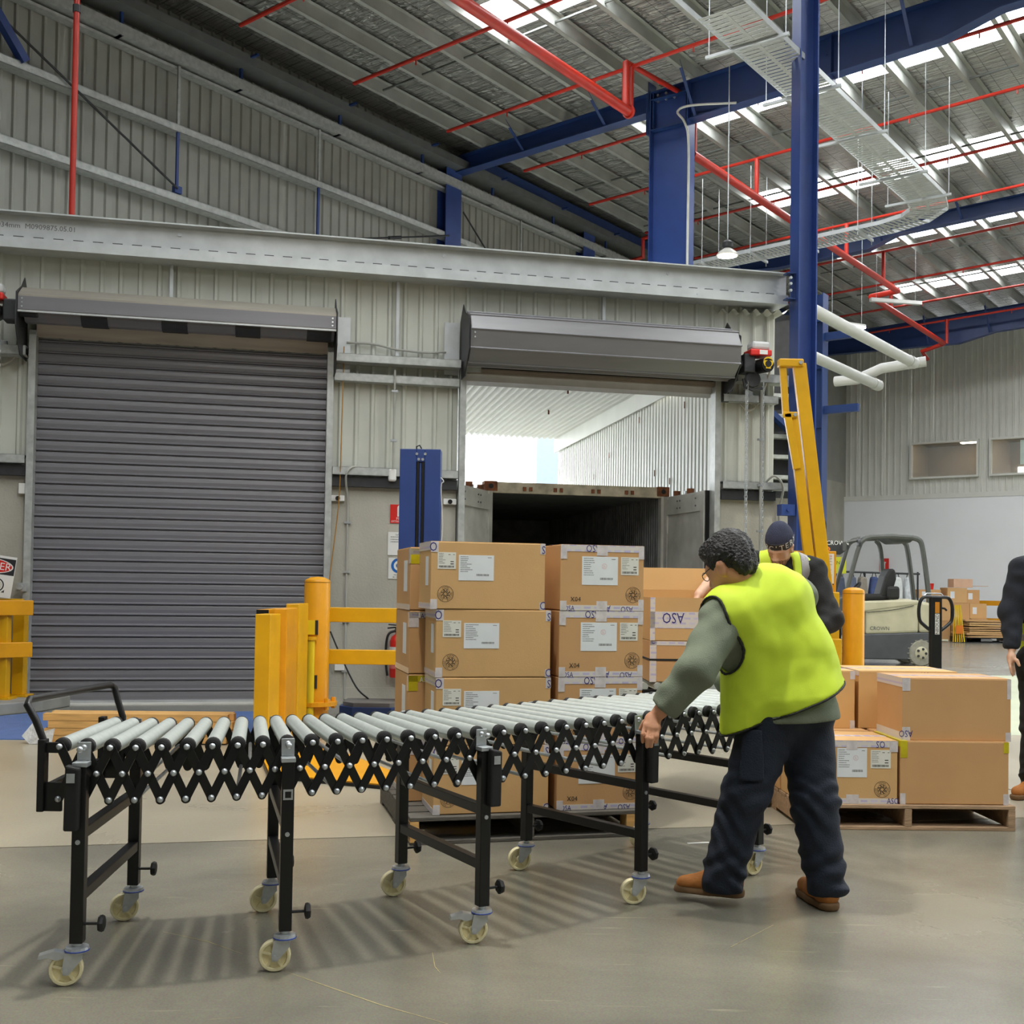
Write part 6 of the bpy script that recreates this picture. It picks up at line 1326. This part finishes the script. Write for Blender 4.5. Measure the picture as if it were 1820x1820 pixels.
# vest
vest_t = U(.06, rc((1.19, 4.79, .86), (1.17, 4.795, 1.02), .232, .192), rc((1.17, 4.80, 1.02), (1.088, 4.775, 1.225), .184, .170), rc((.905, 4.655, 1.20), (1.085, 4.775, 1.25), .130, .15), rc((1.19, 4.85, 1.275), (1.085, 4.775, 1.25), .10, .13), rc((1.0, 4.73, 1.315), (1.06, 4.76, 1.28), .085, .105), rc((1.0, 4.70, 1.08), (.965, 4.715, .70), .135, .088))
vest_t = folds(vest_t, .0045, 30, [(.75, .1, .65), (.9, .2, -.3), (.4, .3, .86)], 5); vest_t = folds(vest_t, .0013, 80, [(.8, .1, .55), (.55, .2, -.8), (.95, .3, .1)], 15)
hem_n = nv((-.40, -.05, .92)); hem = half((.88, 4.7, .70), -hem_n)
armh = rc((.752, 4.555, 1.21), (.845, 4.635, 1.06), .090, .108, (nv((.87, .5, 0)), .8)); armR = rc((1.30, 4.93, 1.28), (1.27, 4.92, 1.12), .085, .09)
nk = rc(np.array(neck) + (.012, .008, -.012), np.array(neck) + HR_ @ np.array((0, .05, .14)), .072, .10)
vest = sub(sub(sub(isect(vest_t, hem), armh), armR), nk); vest = U(.01, vest, isect(rc((1.30, 4.77, .98), (1.385, 4.76, .90), .05, .035), hem))
surface('vest', vest, (.74, 4.44, .60), (1.56, 5.14, 1.50), .007, M_VEST, w1, WO)
def near(f, g, w_): return lambda p: np.maximum(np.abs(f(p)) - .0055, np.abs(g(p)) - w_)
pip = lambda p: np.minimum(np.minimum(np.maximum(near(vest_t, hem, .005)(p), 0 - 1), np.maximum(near(vest_t, armh, .005)(p), hem(p))), np.maximum(near(vest_t, nk, .005)(p), hem(p)))
surface('piping', pip, (.74, 4.44, .60), (1.48, 5.10, 1.50), .0055, M_PIPE, w1, WO)
# trousers, pocket, boots
def trousers(hL, hR, kL, kR, aL, aR, waist, seed, sc=1.):
    f = U(.05, rc(hL, hR, .128 * sc, .128 * sc), rc((np.array(hL) + hR) / 2 + (0, 0, .03), waist, .145 * sc, .145 * sc), rc(hL, kL, .125 * sc, .096 * sc), rc(hR, kR, .125 * sc, .096 * sc)); f = U(.03, f, rc(kL, aL, .095 * sc, .084 * sc), rc(kR, aR, .095 * sc, .084 * sc))
    rs_ = np.random.RandomState(seed)
    def g(p):
        x, y, z = p[:, 0], p[:, 1], p[:, 2]; k = np.exp(-((z - .13) / .10) ** 2) * 1.3 + np.exp(-((z - .42) / .12) ** 2) * .9 + .3
        a = np.sin(z * 78 + 34 * x + 2.6 * np.sin(x * 19 + seed) + 2.2 * np.sin(y * 23 + z * 11)); b = np.sin(z * 47 - 41 * x + 25 * y + 2 * np.sin(z * 21 + seed)); c = np.sin(x * 31 + y * 27 + z * 13 + seed)
        return f(p) + .0062 * k * (a * (.55 + .45 * c) + .75 * b)
    return isect(g, half((0, 0, .055), (0, 0, -1)))
tr = trousers(hipL, hipR, knL, knR, anL, anR, (1.165, 4.80, .90), 2)
surface('trousers', tr, (.72, 4.48, .03), (1.52, 5.08, 1.05), .008, M_NAVY, w1, WO)
pk = isect(lambda p: np.abs(rc(hipL, knL, .135, .108)(p)) - .006, isect(isect(half((1.0, 4.6, .735), (0, 0, 1)), half((1.0, 4.6, .53), (0, 0, -1))), isect(half((1.02, 4.62, .6), (.8, .3, 0)), half((.93, 4.6, .6), (-.8, .35, 0)))))
surface('cargo_pocket', pk, (.82, 4.50, .50), (1.12, 4.80, .78), .006, M_NAVY, w1, WO)
boot(w1, (.975, 4.705, .035), (.715, 4.80, .012), WO); boot(w1, (1.325, 4.635, .0), (1.265, 4.885, .0), WO)
gl = ob('glasses', MB().tube([tuple(Vector(HW(.031 * s + .022 * math.cos(a), .106 - .006 * abs(math.cos(a)), -.004 + .019 * math.sin(a)) - np.array(WO))) for s in (1,) for a in [2 * PI * i / 16 for i in range(16)]], .0018, 5, True)
        .tube([tuple(Vector(HW(-.031 + .022 * math.cos(a), .106, -.004 + .019 * math.sin(a)) - np.array(WO))) for a in [2 * PI * i / 16 for i in range(16)]], .0018, 5, True)
        .tube([tuple(Vector(HW(-.053, .104, .003) - np.array(WO))), tuple(Vector(HW(-.078, .05, .006) - np.array(WO))), tuple(Vector(HW(-.083, -.01, .012) - np.array(WO)))], .002, 5).tube([tuple(Vector(HW(.053, .104, .003) - np.array(WO))), tuple(Vector(HW(.078, .05, .006) - np.array(WO))), tuple(Vector(HW(.083, -.01, .012) - np.array(WO)))], .002, 5), M_BLACK, w1)
# ============================================================ worker in the beanie, behind
W2 = (1.86, 7.65, 0)
w2 = thing('person', 'worker in a navy beanie and hi-vis vest bending over the opened carton', 'person', W2)
HC2 = np.array((1.775, 7.50, 1.60)); H2 = frame_of((-.45, -.62, -.55), (-.1, -.3, .9)); nk2 = (1.83, 7.66, 1.50); sL2, sR2 = (2.03, 7.62, 1.44), (1.64, 7.72, 1.48)
hf2, HW2 = head_field(HC2, H2, nk2)
wrA, elA = (1.185, 7.17, 1.27), (1.42, 7.46, 1.50); wrB, elB = (1.88, 7.22, 1.0), (2.10, 7.42, 1.12)
handA = hand_field(wrA, (1.15, 7.13, 1.21), [(1.13, 7.10, 1.185), (1.125, 7.115, 1.18), (1.12, 7.13, 1.18), (1.12, 7.15, 1.185)], [[(1.11, 7.08, 1.15), (1.11, 7.08, 1.12)], [(1.10, 7.10, 1.14), (1.10, 7.10, 1.11)], [(1.10, 7.125, 1.14), (1.10, 7.125, 1.11)], [(1.105, 7.15, 1.15), (1.105, 7.15, 1.125)]], [(1.165, 7.09, 1.18), (1.16, 7.07, 1.155)])
b2 = U(.03, hf2, rc(nk2, (1.86, 7.7, 1.1), .06, .11), rc(nk2, sL2, .05, .05), rc(nk2, sR2, .05, .05), rc(sR2, elA, .048, .042), rc(elA, wrA, .044, .030), rc(sL2, elB, .048, .042), rc(elB, wrB, .042, .03)); b2 = U(.012, b2, handA)
surface('body', b2, (1.02, 7.02, .9), (2.26, 7.9, 1.80), .006, M_SKIN2, w2, W2)
sh2 = U(.05, rc((1.87, 7.72, .85), (1.86, 7.68, 1.2), .15, .16), rc((1.86, 7.68, 1.2), (1.84, 7.65, 1.38), .16, .13), rc(sL2, nk2, .085, .085), rc(sR2, nk2, .085, .085), rc(sL2, elB, .078, .07), rc(elB, wrB, .068, .05), rc(sR2, (1.53, 7.60, 1.49), .08, .065)); sh2 = folds(sh2, .005, 60, [(.6, .2, .8), (-.5, .3, .9)], 8)
surface('shirt', isect(sh2, half((0, 0, .82), (0, 0, -1))), (1.36, 7.06, .78), (2.3, 7.98, 1.64), .009, M_BLKF, w2, W2)
v2 = U(.05, rc((1.87, 7.72, .85), (1.86, 7.67, 1.2), .175, .18), rc((1.86, 7.67, 1.2), (1.84, 7.64, 1.38), .18, .15), rc((1.98, 7.63, 1.445), nk2, .094, .095), rc((1.70, 7.70, 1.48), nk2, .094, .095)); vcut = U(.01, rc(nk2, np.array(nk2) + (0, -.02, .3), .075, .12), rc((1.80, 7.52, 1.50), (1.83, 7.47, 1.15), .085, .012))
v2c = sub(isect(v2, half((0, 0, .84), (0, 0, -1))), vcut); surface('vest', v2c, (1.60, 7.36, .8), (2.14, 7.98, 1.64), .008, M_VEST, w2, W2)
tp = isect(lambda p: np.abs(v2c(p)) - .004, isect(half((1.985, 7.5, 1.2), (1, 0, 0)), half((1.925, 7.5, 1.2), (-1, 0, 0)))); surface('reflective_stripe', tp, (1.90, 7.34, .83), (2.0, 7.98, 1.64), .006, M_GREY, w2, W2)
surface('trousers', trousers((1.78, 7.72, .86), (1.96, 7.72, .86), (1.77, 7.66, .47), (1.97, 7.66, .47), (1.77, 7.72, .1), (1.98, 7.72, .1), (1.87, 7.72, .95), 6), (1.55, 7.45, .03), (2.2, 7.95, 1.1), .012, M_BLKF, w2, W2)
boot(w2, (1.77, 7.80, 0), (1.74, 7.54, 0), W2); boot(w2, (1.99, 7.80, 0), (1.99, 7.54, 0), W2)
bean = isect(U(.02, ell(HW2(0, -.012, .052), (.090, .110, .108), H2), ell(HW2(0, -.02, .11), (.06, .07, .06), H2)), half(HW2(0, .08, .022), H2 @ np.array([0, .12, -1.])))
surface('beanie', lambda p: bean(p) + .0012 * np.sin(((p - HC2) @ H2)[:, 0] * 600), HC2 - .2, HC2 + .22, .005, M_BEAN, w2, W2)
band = isect(isect(ell(HW2(0, -.012, .052), (.0925, .1125, .1105), H2), half(HW2(0, .08, .012), H2 @ np.array([0, .12, -1.]))), half(HW2(0, .08, .072), H2 @ np.array([0, -.12, 1.])))
bo = surface('beanie_band', band, HC2 - .2, HC2 + .22, .005, M_SIGNK, w2, W2)
for j, ch in enumerate("ARC'TERYX"):
    a = -((j - 2.5) * .36); x, y = .0945 * math.sin(a), .115 * math.cos(a) - .012; zc = .046 - .12 * (y - .08)
    p = HW2(x, y, zc); nn = H2 @ nv(np.array([x / .0945 ** 2, (y + .012) / .115 ** 2, 0])); uu = H2 @ np.array([0, 0, 1.]); rr = np.cross(uu, nn)
    m = Matrix(((rr[0], uu[0], nn[0], p[0] - W2[0]), (rr[1], uu[1], nn[1], p[1] - W2[1]), (rr[2], uu[2], nn[2], p[2] - W2[2]), (0, 0, 0, 1)))
    ob('lettering', text_mb(ch, .056, m=m @ T(0, 0, .0015)), M_SIGNW, bo)
beard = isect(lambda p: np.abs(hf2(p)) - .0012, isect(half(HW2(0, .05, -.066), H2 @ np.array([0, -.35, 1.])), half(HW2(0, .01, 0), H2 @ np.array([0, -1., 0])))); surface('beard', sub(beard, ell(HW2(0, .1, -.077), (.022, .03, .014), H2)), HC2 - .17, HC2 + .1, .004, mat('brown_stubble', '#8a6248', .8, 0, .2, 90), w2, W2)
# ============================================================ person at the right edge
W3 = (3.42, 7.3, 0)
w3 = thing('person', 'person in a dark navy top and tan boots cut off at the right edge', 'person', W3)
nk3 = (3.46, 7.30, 1.52); s3, e3, r3 = (3.285, 7.26, 1.46), (3.215, 7.28, 1.20), (3.185, 7.20, .96); s3b, e3b, r3b = (3.63, 7.34, 1.46), (3.70, 7.36, 1.2), (3.68, 7.25, .96)
H3 = frame_of((.55, .75, -.15), (0, 0, 1)); hf3, HW3 = head_field((3.47, 7.32, 1.70), H3, nk3)
h3 = hand_field(r3, (3.175, 7.185, .905), [(3.155, 7.165, .875), (3.165, 7.18, .868), (3.178, 7.195, .867), (3.19, 7.21, .870)], [[(3.152, 7.15, .84), (3.160, 7.15, .805)], [(3.165, 7.165, .83), (3.175, 7.165, .79)], [(3.183, 7.185, .83), (3.192, 7.185, .795)], [(3.198, 7.205, .838), (3.205, 7.205, .81)]], [(3.195, 7.15, .885), (3.205, 7.14, .855)])
b3 = U(.03, hf3, rc(nk3, (3.45, 7.3, 1.1), .06, .11), rc(nk3, s3, .05, .05), rc(nk3, s3b, .05, .05), rc(s3, e3, .046, .04), rc(e3, r3, .04, .028), rc(s3b, e3b, .046, .04), rc(e3b, r3b, .04, .03)); b3 = U(.012, b3, h3)
surface('body', b3, (3.10, 7.05, .76), (3.80, 7.52, 1.90), .006, M_SKIN2, w3, W3)
surface('hair', isect(ell(HW3(0, -.02, .04), (.084, .102, .098), H3), half(HW3(0, .05, -.02), H3 @ np.array([0, .9, -.4]))), np.array((3.47, 7.32, 1.70)) - .16, np.array((3.47, 7.32, 1.70)) + .18, .006, M_HAIR, w3, W3)
j3 = U(.05, rc((3.46, 7.30, .96), (3.46, 7.30, 1.3), .16, .165, ((.6, .8, 0), 1.2)), rc((3.46, 7.3, 1.3), nk3, .15, .08), rc(s3, nk3, .09, .09), rc(s3b, nk3, .09, .09)); j3 = U(.03, j3, rc(s3, e3, .085, .078), rc(e3, (3.19, 7.21, .985), .075, .052), rc(s3b, e3b, .085, .078), rc(e3b, r3b, .075, .05))
surface('sweatshirt', isect(folds(j3, .006, 55, [(.6, .2, .8), (-.5, .3, .9)], 11), half((0, 0, .955), (0, 0, -1))), (3.04, 7.02, .92), (3.86, 7.58, 1.66), .009, M_NAVYF, w3, W3)
v3 = isect(rc((3.47, 7.30, .98), (3.47, 7.30, 1.3), .178, .18, ((.6, .8, 0), 1.2)), isect(half((0, 0, .93), (0, 0, -1)), half((0, 0, 1.12), (0, 0, 1)))); surface('vest_hem', v3, (3.2, 7.0, .9), (3.8, 7.6, 1.2), .009, M_VEST, w3, W3)
surface('reflective_stripe', isect(rc((3.47, 7.30, .98), (3.47, 7.30, 1.3), .181, .183, ((.6, .8, 0), 1.2)), isect(half((0, 0, 1.0), (0, 0, -1)), half((0, 0, 1.05), (0, 0, 1)))), (3.2, 7.0, .9), (3.8, 7.6, 1.2), .008, M_GREY, w3, W3)
surface('trousers', trousers((3.375, 7.27, .86), (3.56, 7.33, .86), (3.36, 7.25, .47), (3.56, 7.36, .47), (3.365, 7.30, .12), (3.58, 7.42, .12), (3.46, 7.3, .97), 9, .93), (3.15, 7.0, .03), (3.78, 7.62, 1.12), .009, M_BLKF, w3, W3)
boot(w3, (3.44, 7.34, 0), (3.20, 7.20, 0), W3, H=.16); boot(w3, (3.60, 7.50, 0), (3.56, 7.25, 0), W3, H=.16)
